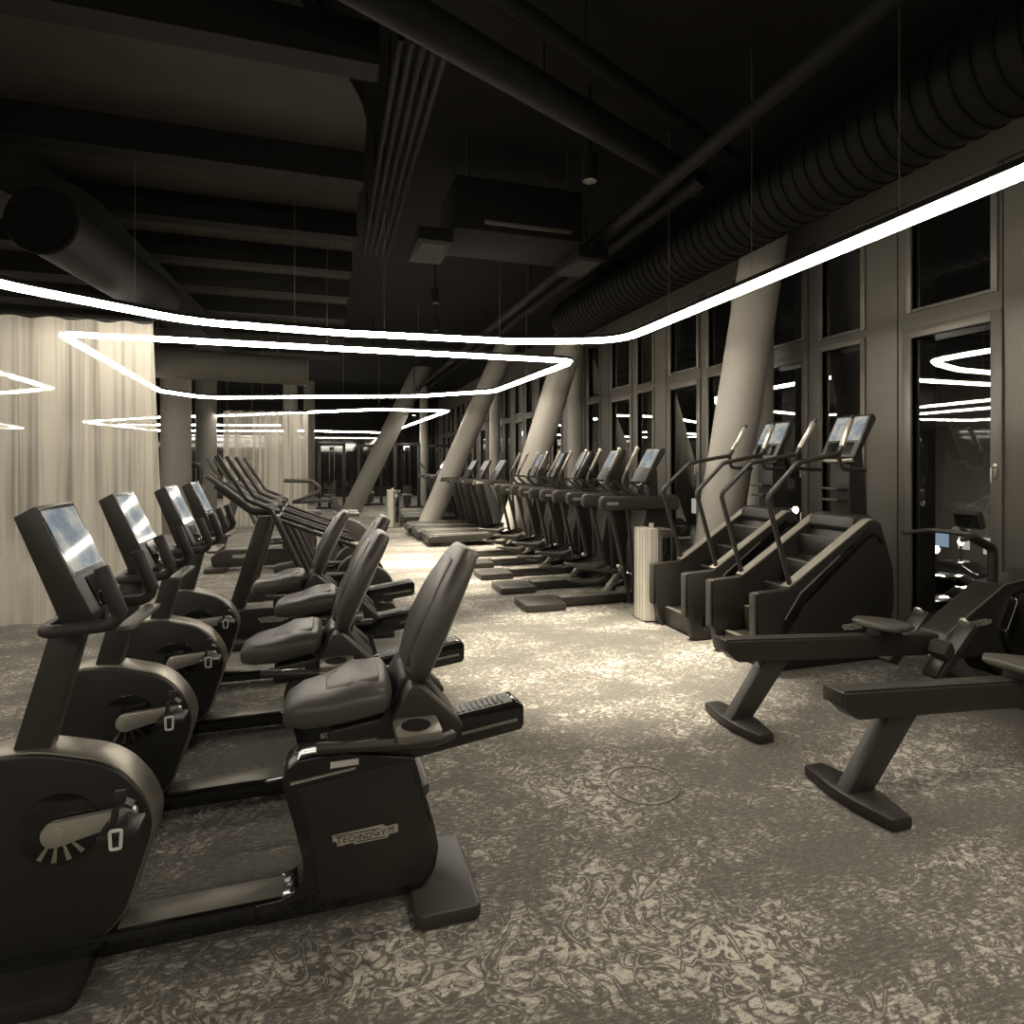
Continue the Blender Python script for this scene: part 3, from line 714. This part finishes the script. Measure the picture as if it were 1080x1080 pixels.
    m = MB(); m.tube([(3.95,-.15,1.53),(3.92,-.05,1.52),(3.92,.05,1.52),(3.95,.15,1.53)], .02, .05); m.build('console_grip', M['rim'], cn)
    return R
sc_ = make_climber('stair climber beside the rowing machines, its whole side panel in view')
dup(sc_, (-.03, 4.64, 0), 'stair climber next to the metal bin, half hidden by its twin')

# ------------------------------------------------------------------ rowing machines
def make_rower(label):
    R = thing('rowing_machine', label, 'rowing machine', (0, 2.08, 0), group='rowing machines')
    prof = [(2.128,.505),(2.128,.452),(2.212,.381),(3.60,.29),(3.75,.29),(3.75,.40)]
    m = MB(); m.prism(fillet(prof, [.008,.012,.03,.01,.01,.01], 3, True), -.052, .052, .006); rl = m.build('slide_rail', M['plastic'], R)
    m = MB(); m.prism([(2.14,.507),(3.74,.402),(3.74,.408),(2.14,.513)], -.04, .04, .002); m.build('rail_track', M['plastic2'], rl)
    m = MB(); m.box(2.118, 2.14, -.056, .056, .448, .514, .008); m.build('rail_end_cap', M['plastic2'], rl)
    m = MB(); m.prism([(2.41,.37),(2.575,.355),(2.315,.05),(2.165,.05)], -.036, .036, .006); m.build('rear_leg', M['plastic2'], R)
    fp = [(2.19,-.235),(2.29,-.235),(2.335,-.06),(2.335,.06),(2.29,.235),(2.19,.235),(2.155,.06),(2.155,-.06)]
    m = MB(); m.prism(fp, .001, .055, .012, axis='z'); m.build('rear_foot', M['plastic'], R)
    X, Z = Vector((0,1,0)), Vector((0,0,1))
    m = MB(); m.loft([((3.19,0,.505),X,Z,.11,.020),((3.26,0,.500),X,Z,.155,.030),((3.36,0,.492),X,Z,.14,.028),((3.46,0,.485),X,Z,.10,.022)], 28, 3); se = m.build('seat', M['vinyl'], R)
    m = MB(); m.box(3.24, 3.42, -.05, .05, .40, .478, .01); m.build('seat_carriage', M['plastic'], se)
    for s in (-1, 1):
        m = MB(); m.prism([(3.52,.20),(3.56,.18),(3.87,.47),(3.84,.51)], s*.15-.05, s*.15+.05, .008); fo = m.build('foot_plate', M['plastic2'], R)
        m = MB(); m.prism([(3.60,.30),(3.66,.355),(3.63,.41),(3.60,.40),(3.57,.34)], s*.15-.056, s*.15+.056, .004); m.build('foot_strap', M['rubber'], fo)
        m = MB(); m.prism([(3.505,.215),(3.525,.19),(3.60,.25),(3.58,.30)], s*.15-.045, s*.15+.045, .006); m.build('heel_cup', M['plastic'], fo)
        m = MB(); m.cyl((3.80, s*.15, .50), (3.815, s*.15, .512), .03, 20); m.build('adjuster_disc', M['silver'], fo)
    m = MB(); m.tube([(3.66,-.2,.29),(3.66,.2,.29)], .018); m.build('foot_axle', M['steel'], R)
    body = [(3.62,.30),(3.75,.42),(4.235,.70),(4.46,.73),(4.68,.78),(4.84,.62),(4.90,.35),(4.8,.08),(4.2,.10),(4.05,.26),(3.75,.25)]
    m = MB(); m.prism(fillet(body, [.02,.05,.05,.1,.12,.15,.15,.1,.1,.1,.02], 4, True), -.10, .10, .015, 3); bd = m.build('flywheel_body', M['plastic'], R)
    m = MB(); m.prism(fillet([(4.30,.64),(4.5,.68),(4.66,.73),(4.80,.58),(4.86,.35),(4.76,.14),(4.3,.16),(4.18,.40)], .08, 4, True), -.15, .15, .02, 3); m.build('flywheel_cover', M['gloss'], R)
    m = MB(); m.tube([(3.72,-.104,.425),(4.235,-.104,.706),(4.46,-.104,.736)], .006, .05); m.build('body_trim', M['rim'], bd)
    logo(bd, 4.02, -.1005, .475, .19)
    m = MB(); m.prism(fillet([(4.12,-.26),(4.30,-.26),(4.34,-.08),(4.34,.08),(4.30,.26),(4.12,.26),(4.08,0)], .03, 3, True), .001, .06, .012, axis='z'); m.build('front_foot', M['plastic'], R)
    m = MB(); m.tube([(4.28,0,.70),(4.28,0,.93),(4.02,0,1.04),(3.94,0,1.06)], .03, [0,.06,.05,0], 14); ar = m.build('monitor_arm', M['plastic'], R)
    m = MB(); m.tube([(3.72,-.2,1.03),(3.92,-.14,1.05),(3.92,.14,1.05),(3.72,.2,1.03)], .016, [0,.06,.06,0]); m.build('rowing_handle', M['rubber'], ar)
    m = MB(); m.box(-.02, .02, -.09, .09, -.06, .06, .01, mat=Matrix.Translation((4.06,0,1.13)) @ Matrix.Rotation(-.35, 4, 'Y')); mo = m.build('monitor', M['plastic'], ar)
    m = MB(); m.box(-.0215, -.0205, -.075, .075, -.045, .045, mat=Matrix.Translation((4.06,0,1.13)) @ Matrix.Rotation(-.35, 4, 'Y')); m.build('screen', M['gloss'], mo)
    return R
rw = make_rower('rowing machine at the near end, only its rail and rear foot in the frame')
dup(rw, (0, 2.87, 0), 'rowing machine by the window, its seat and foot plates in view')

# ------------------------------------------------------------------ side-arm trainers (big row on the window side)
def make_trainer(label):
    R = thing('elliptical_trainer', label, 'elliptical trainer', (0, 5.86, 0), group='side-arm trainers in a row')
    MB().prism(fillet([(1.905,-.215),(2.338,-.215),(2.338,.215),(1.905,.215)], .025, 3, True), .001, .078, .012, axis='z').build('rear_step', M['plastic2'], R)
    m = MB(); m.box(2.33, 3.35, -.085, .085, .01, .10, .008); rl = m.build('base_rail', M['plastic'], R)
    MB().box(2.34, 3.3, -.075, .075, .0995, .104, .001).build('rail_top', M['greytop'], rl)
    X = Vector((0,1,0))
    for s, z, x in ((-1, .44, 2.36), (1, .22, 2.50)):
        y = s*.13
        m = MB(); m.loft([((x, y, z+.02), X, (0,0,1), .05, .016), ((x+.12, y, z), X, (0,0,1), .065, .022), ((x+.30, y, z-.02), X, (.1,0,1), .068, .028), ((x+.40, y, z+.01), X, (.3,0,1), .06, .035)], 20, 3); pe = m.build('foot_pedal', M['plastic2'], R)
        m = MB(); m.prism(fillet([(x+.02,z+.03),(x+.38,z+.04),(x+.42,z+.12),(x+.36,z+.10),(x+.2,z+.035)], .01, 2, True), y-.06, y-.05, .002); m.prism(fillet([(x+.02,z+.03),(x+.38,z+.04),(x+.42,z+.12),(x+.36,z+.10),(x+.2,z+.035)], .01, 2, True), y+.05, y+.06, .002); m.build('pedal_rim', M['plastic'], pe)
        m = MB(); m.tube([(x+.15, y, z-.02), (x+.55, y, z-.08), (3.25, y, .24)], .024, .1); m.build('pedal_arm', M['plastic2'], R)
        m = MB(); m.prism([(2.78,.16),(2.84,.15),(3.02,.34),(2.98,.37)], y-.03, y+.03, .006); m.build('link_arm', M['rim'] if s < 0 else M['plastic2'], R)
    m = MB(); m.cyl((3.24,-.16,.26),(3.24,.16,.26),.05,20); m.build('crank_axle', M['steel'], R)
    m = MB(); m.prism(fillet([(3.22,.001),(3.66,.001),(3.68,.6),(3.56,1.08),(3.30,1.08),(3.2,.55)], .06, 4, True), -.15, .15, .02, 3); sh = m.build('drive_shroud', M['plastic'], R)
    for s in (-1, 1):
        y = s*.225
        bar = fillet([(2.70,1.012),(3.62,1.005),(3.64,1.03),(3.64,1.12),(3.6,1.15),(2.70,1.165)], [.065,.03,.03,.03,.03,.065], 6, True)
        m = MB(); m.prism(bar, y-.04, y+.04, .022, 3); ba = m.build('side_arm', M['plastic2'], R)
        m = MB(); m.prism(fillet([(2.765,1.07),(2.90,1.068),(2.90,1.098),(2.765,1.10)], .010, 3, True), y-.0425 if s < 0 else y+.038, y-.038 if s < 0 else y+.0425); m.build('badge', M['silver'], ba)
        m = MB(); m.tube([(2.82,y,1.03),(2.90,y,.70),(3.06,y,.03)], .024, .3); m.tube([(3.02,y,1.03),(3.06,y,.70),(3.10,y,.03)], .020, .3); m.build('support_leg', M['plastic'], R)
        m = MB(); m.cyl((2.93,y-.03,.42),(2.93,y+.03,.42),.022,14); m.build('pivot_cap', M['silver'], R)
        # moving handle
        yy = s*.20
        m = MB(); m.tube([(3.28,yy,1.13),(3.10,yy,1.17),(2.985,yy,1.29),(3.0,yy,1.36),(3.15,yy,1.655)], .019, [0,.06,.05,.04,0], 12); m.tube([(2.99,yy,1.30),(3.10,yy,1.30),(3.30,yy,1.12)], .014, [0,.04,0], 10); ha = m.build('moving_handle', M['plastic2'], R)
        m = MB(); m.cyl((3.03,yy,1.42),(3.15,yy,1.655), .0215, 12, bev=.004); m.build('hand_grip', M['rim'], ha)
        m = MB(); m.cyl((3.148,yy,1.65),(3.160,yy,1.675), .026, 14, bev=.006); m.build('grip_knob', M['silver'], ha)
    m = MB(); m.box(3.60, 3.64, -.2, .2, 1.0, 1.16, .02); m.build('cross_bar', M['plastic2'], R)
    cp = [(3.26,1.30),(3.30,1.27),(3.53,1.62),(3.525,1.665),(3.47,1.67)]
    m = MB(); m.prism(fillet(cp, .015, 3, True), -.15, .15, .008); cn = m.build('console', M['plastic'], R)
    a, b = Vector((3.26,0,1.30)), Vector((3.47,0,1.67)); d = (b-a).normalized(); n_ = Vector((-d.z,0,d.x)); L = (b-a).length
    bm_ = bmesh.new(); vs = [bm_.verts.new(a+d*(L*t)+n_*o+Vector((0,y,0))) for t in (.42,.95) for y in (-.125,.125) for o in (-.001,.003)]
    for f in ((0,1,3,2),(4,6,7,5),(0,4,5,1),(2,3,7,6),(0,2,6,4),(1,5,7,3)): bm_.faces.new([vs[i] for i in f])
    m = MB(); m._merge(bm_); m.build('screen', M['screen'], cn)
    m = MB(); m.prism(fillet([(3.36,1.06),(3.50,1.06),(3.48,1.45),(3.40,1.42)], .02, 3, True), -.06, .06, .01); m.build('console_post', M['plastic'], R)
    m = MB(); m.tube([(3.36,-.12,1.38),(3.26,-.06,1.26),(3.26,.06,1.26),(3.36,.12,1.38)], .012, .03); m.build('fixed_grip', M['rim'], cn)
    return R
tr = make_trainer('side-arm elliptical trainer directly behind the metal bin')
for k, lab in enumerate(('second side-arm elliptical trainer counted from the metal bin', 'middle side-arm elliptical trainer of its row of five', 'fourth side-arm elliptical trainer counted from the metal bin', 'side-arm elliptical trainer at the far end of its row, against the tilted column')):
    dup(tr, (-.012*(k+1), 5.86+.873*(k+1), 0), lab)

# ------------------------------------------------------------------ treadmills
def make_treadmill(label):
    R = thing('treadmill', label, 'treadmill', (0, 10.98, 0), group='treadmills in a row')
    m = MB(); m.prism(fillet([(1.72,.07),(3.55,.07),(3.62,.16),(3.55,.24),(1.80,.215),(1.72,.19)], [.05,.03,.05,.04,.03,.04], 4, True), -.40, .40, .03, 3); dk = m.build('deck', M['plastic'], R)
    MB().box(1.84, 3.3, -.27, .27, .215, .226, .003).build('running_belt', M['rubber'], dk)
    for s in (-1, 1):
        MB().box(1.80, 3.4, s*.35-.04, s*.35+.04, .212, .236, .006).build('side_rail', M['greytop'], dk)
        MB().box(1.95, 2.25, s*.28-.06, s*.28+.06, .001, .075, .008).build('rear_foot', M['rubber'], R)
        MB().box(3.25, 3.5, s*.28-.06, s*.28+.06, .001, .075, .008).build('front_foot', M['rubber'], R)
        m = MB(); m.prism(fillet([(2.98,.22),(3.16,.22),(3.02,.75),(2.86,1.12),(2.74,1.12),(2.86,.7)], [.02,.02,.1,.02,.02,.1], 4, True), s*.37-.035, s*.37+.035, .012); m.build('upright', M['plastic'], R)
        m = MB(); m.prism(fillet([(2.52,1.10),(3.2,1.10),(3.24,1.15),(3.2,1.20),(2.56,1.20)], .025, 4, True), s*.37-.035, s*.37+.035, .012, 3); hr = m.build('hand_rail', M['plastic2'], R)
        y0, y1 = (s*.37-.037, s*.37-.034) if s < 0 else (s*.37+.034, s*.37+.037)
        MB().box(2.60, 2.74, y0, y1, 1.135, 1.165, .001).build('badge', M['silver'], hr)
    m = MB(); m.box(3.05, 3.2, -.38, .38, 1.11, 1.19, .02); m.build('cross_bar', M['plastic2'], R)
    m = MB(); m.prism(fillet([(2.98,1.16),(3.06,1.16),(3.27,1.56),(3.235,1.58)], .012, 3, True), -.22, .22, .008); cn = m.build('console', M['plastic'], R)
    a, b = Vector((2.98,0,1.16)), Vector((3.235,0,1.58)); d = (b-a).normalized(); n_ = Vector((-d.z,0,d.x)); L = (b-a).length
    bm_ = bmesh.new(); vs = [bm_.verts.new(a+d*(L*t)+n_*o+Vector((0,y,0))) for t in (.5,.95) for y in (-.19,.19) for o in (-.001,.003)]
    for f in ((0,1,3,2),(4,6,7,5),(0,4,5,1),(2,3,7,6),(0,2,6,4),(1,5,7,3)): bm_.faces.new([vs[i] for i in f])
    m = MB(); m._merge(bm_); m.build('screen', M['screen'], cn)
    m = MB(); m.prism(fillet([(3.02,.2),(3.5,.2),(3.5,.32),(3.2,.38)], .05, 4, True), -.33, .33, .02, 3); m.build('motor_hood', M['gloss'], R)
    return R
td = make_treadmill('treadmill next to the thick tilted column behind the side-arm trainers')
for (y, x, lab) in ((11.86, -.07, 'second treadmill in the row, its end sticking out past the first'), (12.74, -.13, 'third treadmill, right in front of the middle tilted column'),
                    (14.8, .02, 'fourth treadmill, just behind the middle tilted column'), (15.7, .0, 'fifth treadmill in the row, half hidden by the fourth'), (16.6, -.05, 'treadmill at the far end of the row')):
    dup(td, (x, y, 0), lab)

# ------------------------------------------------------------------ metal bins
def make_bin(label):
    R = thing('waste_bin', label, 'bin', (2.97, 5.115, 0), group='metal bins')
    m = MB(); m.prism(fillet([(-.105,-.11),(.03,-.14),(.03,.14),(-.105,.11)], [.05,.01,.01,.05], 4, True), .01, .88, axis='z'); m.build('bin_body', M['stainless'], R)
    m = MB(); m.prism(fillet([(.034,-.14),(.20,-.13),(.20,.13),(.034,.14)], [.01,.04,.04,.01], 4, True), .01, .87, axis='z'); m.build('dispenser_body', M['rim'], R)
    m = MB(); m.box(.07, .16, -.145, -.12, .12, .80, .006); m.build('dark_slot', M['gloss'], R)
    m = MB(); m.box(-.10, .20, -.13, .13, .001, .012); m.build('plinth', M['joint'], R)
    b = bmesh.new(); rows = []
    for i in range(5): rows.append([b.verts.new((.0+.05*i/4, -.02+.008*math.sin(i*1.7+j), .875+.018*j)) for j in range(4)])
    for i in range(4):
        for j in range(3): b.faces.new((rows[i][j], rows[i+1][j], rows[i+1][j+1], rows[i][j+1]))
    bmesh.ops.solidify(b, geom=b.faces[:], thickness=.004)
    m = MB(); m._merge(b); m.build('paper_wipe', M['white'], R)
    return R
bn = make_bin('stainless steel bin with a paper wipe sticking up beside the stair climbers')
dup(bn, (1.45, 14.25, 0), 'stainless steel bin far off beside the treadmill ends')

# ------------------------------------------------------------------ cross trainers behind the recumbent bikes
def make_cross(label, loc):
    R = thing('cross_trainer', label, 'cross trainer', loc, group='cross trainers')
    # local frame: x as in the room, y 0 = machine centre
    m = MB(); m.prism(fillet([(-.80,.06),(.55,.06),(.62,.16),(.55,.28),(-.70,.295),(-.82,.2)], [.05,.05,.06,.05,.05,.06], 4, True), -.12, .12, .015, 3); bd = m.build('base_body', M['plastic'], R)
    m = MB(); m.prism([(-.66,.294),(-.2,.291),(-.2,.300),(-.66,.303)], -.115, .115, .002); m.build('top_trim', M['greytop'], bd)
    logo(bd, -.43, -.1205, .205, .23)
    MB().box(-.88, -.62, -.27, .27, .001, .07, .015).build('front_foot', M['plastic2'], R)
    MB().box(.38, .56, -.24, .24, .001, .07, .015).build('rear_foot', M['plastic2'], R)
    m = MB(); m.prism([(-.80,.24),(-.67,.24),(-.445,1.06),(-.555,1.06)], -.05, .05, .015); m.build('front_post', M['plastic2'], R)
    for s in (-1, 1):
        y = s*.17
        m = MB(); m.tube([(-.40,s*.10,1.10),(-.44,y,1.105),(-.58,y,1.105),(-.85,y,1.325)], .031, [0,.04,.10,0], 14); hb = m.build('low_handlebar', M['plastic'], R)
        m = MB(); m.tube([(-.42,y,1.137),(-.575,y,1.14),(-.80,y,1.325)], .008, .08, 8); m.build('bar_highlight_strip', M['rim'], hb)  # metal strip stands in for the highlight along the bar
        yy = s*.25
        m = MB(); m.tube([(-.36,yy,.98),(-.44,yy,1.13),(-.62,yy,1.21),(-.72,yy,1.38)], .017, [0,.06,.06,0], 12); ml = m.build('moving_arm', M['plastic2'], R)
        m = MB(); m.cyl((-.715,yy,1.36),(-.838,yy,1.565), .021, 14, bev=.004); m.build('hand_grip', M['plastic2'], ml)
        m = MB(); m.tube([(-.40,yy,1.06),(-.12,yy,.42),(-.06,yy,.36)], .026, .05); m.build('drive_strut', M['plastic2'], R)
        m = MB(); m.tube([(-.40,yy*.8,1.04),(-.05,yy*.8,.90),(.22,yy*.8,.80)], .018, .03); m.build('upper_link', M['plastic2'], R)
        m = MB(); m.tube([(-.06,yy,.38),(.2,yy,.34-.06*s),(.46,yy,.30)], .022, .05); m.build('pedal_link', M['plastic2'], R)
        m = MB(); m.box(.0, .30, yy-.06, yy+.06, .37-.06*s, .40-.06*s, .012); m.build('foot_pedal', M['rubber'], R)
        m = MB(); m.cyl((-.06,yy-.02,.37),(-.06,yy+.02,.37),.03,16); m.build('joint_cap', M['steel'], R)
    m = MB(); m.tube([(-.40,-.25,1.06),(-.40,.25,1.06)], .022); m.build('arm_axle', M['rim'], R)
    m = MB(); m.cyl((.34,-.06,.36),(.34,.06,.36), .24, 36, bev=.02); m.build('flywheel', M['plastic'], R)
    return R
ct = make_cross('cross trainer right behind the last recumbent bike', (0, 5.45, 0))
dup(ct, (-.02, 6.15, 0), 'middle cross trainer of the three behind the recumbent bikes')
dup(ct, (-.03, 6.85, 0), 'third cross trainer behind the recumbent bikes, just before the upright bike')
dup(ct, (-.72, 9.2, 0), 'cross trainer standing apart beyond the wide curtain edge')

def make_upright(label, loc):
    R = thing('upright_bike', label, 'exercise bike', loc)
    m = MB(); m.cyl((.24,-.09,.46),(.24,.09,.46), .31, 44, bev=.025); h = m.build('flywheel_housing', M['plastic2'], R)
    m = MB(); m.cyl((.24,-.10,.46),(.24,.10,.46), .10, 30, bev=.01); m.build('crank_recess', M['gloss'], h)
    m = MB(); m.prism(fillet([(-.65,.08),(.3,.08),(.3,.2),(-.4,.24),(-.65,.2)], .05, 4, True), -.08, .08, .02, 3); m.build('base_body', M['plastic'], R)
    for x in (-.6, .3): MB().box(x-.07, x+.07, -.26, .26, .001, .085, .015).build('base_foot', M['plastic'], R)
    m = MB(); m.prism([(-.30,.22),(-.18,.22),(-.16,.83),(-.24,.83)], -.035, .035, .01); m.build('seat_post', M['plastic2'], R)
    m = MB(); m.loft([((-.34,0,.86),(0,1,0),(0,0,1),.12,.035),((-.22,0,.86),(0,1,0),(0,0,1),.10,.04),((-.08,0,.855),(0,1,0),(0,0,1),.05,.03)], 24, 3); m.build('saddle', M['vinyl'], R)
    m = MB(); m.prism([(.14,.7),(.24,.7),(.12,1.06),(.04,1.06)], -.04, .04, .01); m.build('handlebar_post', M['plastic2'], R)
    m = MB(); m.tube([(.40,-.2,.84),(.1,-.2,.85),(.1,.2,.85),(.40,.2,.84)], .03, [0,.05,.05,0]); m.build('elbow_rest', M['vinyl'], R)
    m = MB(); m.tube([(-.52,-.16,1.285),(-.18,-.16,1.275),(-.06,-.16,1.16),(-.28,-.16,1.06),(-.46,-.05,1.0),(.06,0,1.02)], .024, [0,.08,.10,.08,.06,0], 12); m.build('loop_handle', M['plastic2'], R)
    m = MB(); m.cyl((.24,-.14,.46),(.24,-.11,.46),.03,16); m.box(.2,.42,-.14,-.11,.43,.47,.01); m.box(.36,.48,-.23,-.13,.42,.45,.008); m.build('crank_arm', M['silver'], R)
    return R
make_upright('upright bike with a looped handle and round flywheel cover past the cross trainers', (0, 8.2, 0))

# ------------------------------------------------------------------ far cable machines
def make_cable(label, loc, h=2.1, w=.9, arch=False):
    R = thing('cable_machine', label, 'gym machine', loc, group='far cable machines')
    m = MB()
    if arch: m.tube([(-w/2,0,.03),(-w/2,0,h),(w/2,0,h),(w/2,0,.03)], .06, .15, 14)
    else:
        m.box(-w/2-.05, -w/2+.05, -.06, .06, .0, h, .01); m.box(w/2-.05, w/2+.05, -.06, .06, .0, h, .01); m.box(-w/2, w/2, -.06, .06, h-.1, h, .01)
    m.box(-w/2-.1, w/2+.1, -.35, .35, .001, .06, .01)
    m.build('main_frame', M['plastic'], R)
    st = MB()
    for k in range(14): st.box(-.13, .13, -.05, .05, .12+k*.045, .155+k*.045, .003)
    st.build('weight_stack', M['plastic2'], R)
    for s in (-1, 1): MB().cyl((s*.08,0,.06),(s*.08,0,h-.08), .012, 10).build('guide_rod', M['steel'], R)
    MB().cyl((0,-.05,h-.2),(0,.05,h-.2), .07, 24, bev=.01).build('pulley', M['plastic2'], R)
    m = MB(); m.tube([(w/2,0,h*.72),(w/2+.12,-.25,h*.62),(w/2+.12,-.45,h*.62)], .025, .06); ar = m.build('pulley_arm', M['plastic2'], R)
    m = MB(); m.box(-.25,.1,-.75,-.45,.42,.50,.03); m.build('bench_seat', M['vinyl'], R)
    m = MB(); m.box(-.12,-.02,-.62,-.1,.06,.43,.01); m.build('seat_post', M['plastic'], R)
    return R
c0 = make_cable('black arched weight machine in front of an upright grey column', (-2.98, 14.9, 0), 1.48, .5, True)
c1 = make_cable('tall dark cable machine beside the far sheer curtain edge', (.15, 21.0, 0), 2.2, .8)
dup(c1, (1.5, 22.3, 0), 'tall dark cable machine partly behind the strongly tilted column')
dup(c1, (2.6, 20.4, 0), 'tall dark cable machine behind the far metal bin')
dup(c1, (3.9, 21.6, 0), 'tall dark cable machine deep in the room near the windows')
dup(c0, (-4.1, 15.6, 0), 'black arched weight machine glimpsed at the edge of the wide curtain')
sg = MB().box(-.14, .14, -.02, .02, -.11, .11, .004).build('wall_sign', M['sign'], loc=(3.55, YB-.022, 2.25))
tag(sg, 'small lit white sign high on the dark back wall', 'sign')

# ------------------------------------------------------------------ night street beyond the windows
G = -6.2
gr = MB().box(WX+4, 95, -30, 110, G-.2, G).build('street_ground', M['asphalt']); struct(gr)
bl = thing('house', 'dim block across the street with lit shop windows', 'building', (46, 34, G))
MB().box(-.5, 10, -40, 60, 0, 14, 0).build('house_wall', M['facadeout'], bl)
rnd = random.Random(11)
for k in range(60):
    y = -36+k*1.55
    if rnd.random() < .62:
        z0 = 1.0+rnd.random()*.5; MB().box(-.56, -.5, y, y+.5+rnd.random()*.8, z0, z0+1.1+rnd.random()*.9).build('lit_window', M['bluesign'] if rnd.random() < .35 else M['litwin'], bl)
MB().box(-.62, -.5, -40, 60, 3.9, 4.05).build('shop_cornice', M['facadeout'], bl)
def make_car(label, loc, rz, mat):
    R = thing('parked_car', label, 'car', loc, rz, group='parked cars')
    prof = [(-2.1,.28),(2.1,.28),(2.18,.6),(1.9,.82),(.95,.92),(.35,1.38),(-.95,1.42),(-1.7,.98),(-2.12,.9),(-2.18,.5)]
    MB().prism(fillet(prof, .12, 4, True), -.85, .85, .08, 3).build('car_body', mat, R)
    MB().prism(fillet([(.82,.93),(.32,1.33),(-.93,1.36),(-1.5,.98)], .05, 3, True), -.86, .86, .01).build('car_windows', M['darkglass'], R)
    for x in (-1.35, 1.35):
        for s in (-1, 1): MB().cyl((x, s*.72, .32), (x, s*.88, .32), .32, 24, bev=.03).build('wheel', M['rubber'], R)
    for s in (-1, 1): MB().box(2.10, 2.2, s*.6-.15, s*.6+.15, .62, .74, .01).build('head_lamp', M['litwin'], R)
    return R
cr = make_car('dark car parked on the street, seen through the window by the rowing machines', (33.5, 25.2, G), 1.9, M['carpaint'])
for (x, y, rz, lab) in ((31.0, 21.8, 2.6, 'dark car parked across the street nearer the window frame edge'), (36.5, 23.6, 2.2, 'dark car parked further along behind the first'), (39, 28.5, 1.6, 'dark car parked at the foot of the house')):
    c_ = dup(cr, (x, y, G), lab); c_.rotation_euler = (0,0,rz)
def make_lamp(label, loc, h, n):
    R = thing('street_lamp', label, 'street lamp', loc, group='street lamps')
    MB().cyl((0,0,0),(0,0,h), .07, 12).build('lamp_post', M['plastic2'], R)
    if n == 2: MB().tube([(0,-.5,h),(0,.5,h)], .04).build('cross_arm', M['plastic2'], R)
    for s in ((-.5,.5) if n == 2 else (0,)):
        m = MB(); m.loft([((0,s,h-.18),(1,0,0),(0,1,0),.12,.12),((0,s,h),(1,0,0),(0,1,0),.2,.2),((0,s,h+.14),(1,0,0),(0,1,0),.14,.14)], 16, 2); m.build('lamp_globe', M['lampglow'], R)
    l = bpy.data.lights.new('lamp', 'POINT'); l.energy = 420; l.color = (1, .92, .8); l.shadow_soft_size = .3
    o = bpy.data.objects.new('lamp_light', l); COL.objects.link(o); o.parent = R; o.location = (0, 0, h+.45)
    return R
l0 = make_lamp('twin headed street lamp shining outside the tall window', (34.0, 27.0, G), 4.6, 2)
l1 = make_lamp('single round street lamp over the parked cars', (36.0, 27.4, G), 2.4, 1)
dup(l1, (41, 29.5, G), 'single round street lamp close to the house wall')
dup(l0, (30, 33, G), 'twin headed street lamp farther along the street')

# ------------------------------------------------------------------ world, camera, view
wd = bpy.data.worlds.new('night'); SC.world = wd; wd.use_nodes = True
bg = wd.node_tree.nodes['Background']; bg.inputs[0].default_value = (.9, .86, .78, 1); bg.inputs[1].default_value = .006
cam = bpy.data.cameras.new('camera'); co = bpy.data.objects.new('camera', cam); COL.objects.link(co)
cam.sensor_width = 36; cam.sensor_fit = 'HORIZONTAL'; cam.lens = 628/1080*36; cam.shift_y = -51/1080
co.location = (0, 0, 1.5); co.rotation_euler = (PI/2, 0, -math.radians(17.25)); cam.clip_start = .05
SC.camera = co
SC.view_settings.view_transform = 'Standard'; SC.view_settings.look = 'None'; SC.view_settings.gamma = 1; SC.view_settings.use_curve_mapping = False
SC.view_settings.exposure = 0.0
SC.cycles.max_bounces = 8; SC.cycles.transparent_max_bounces = 16; SC.cycles.caustics_reflective = False; SC.cycles.caustics_refractive = False
SC.cycles.use_denoising = True; SC.cycles.sample_clamp_indirect = 4
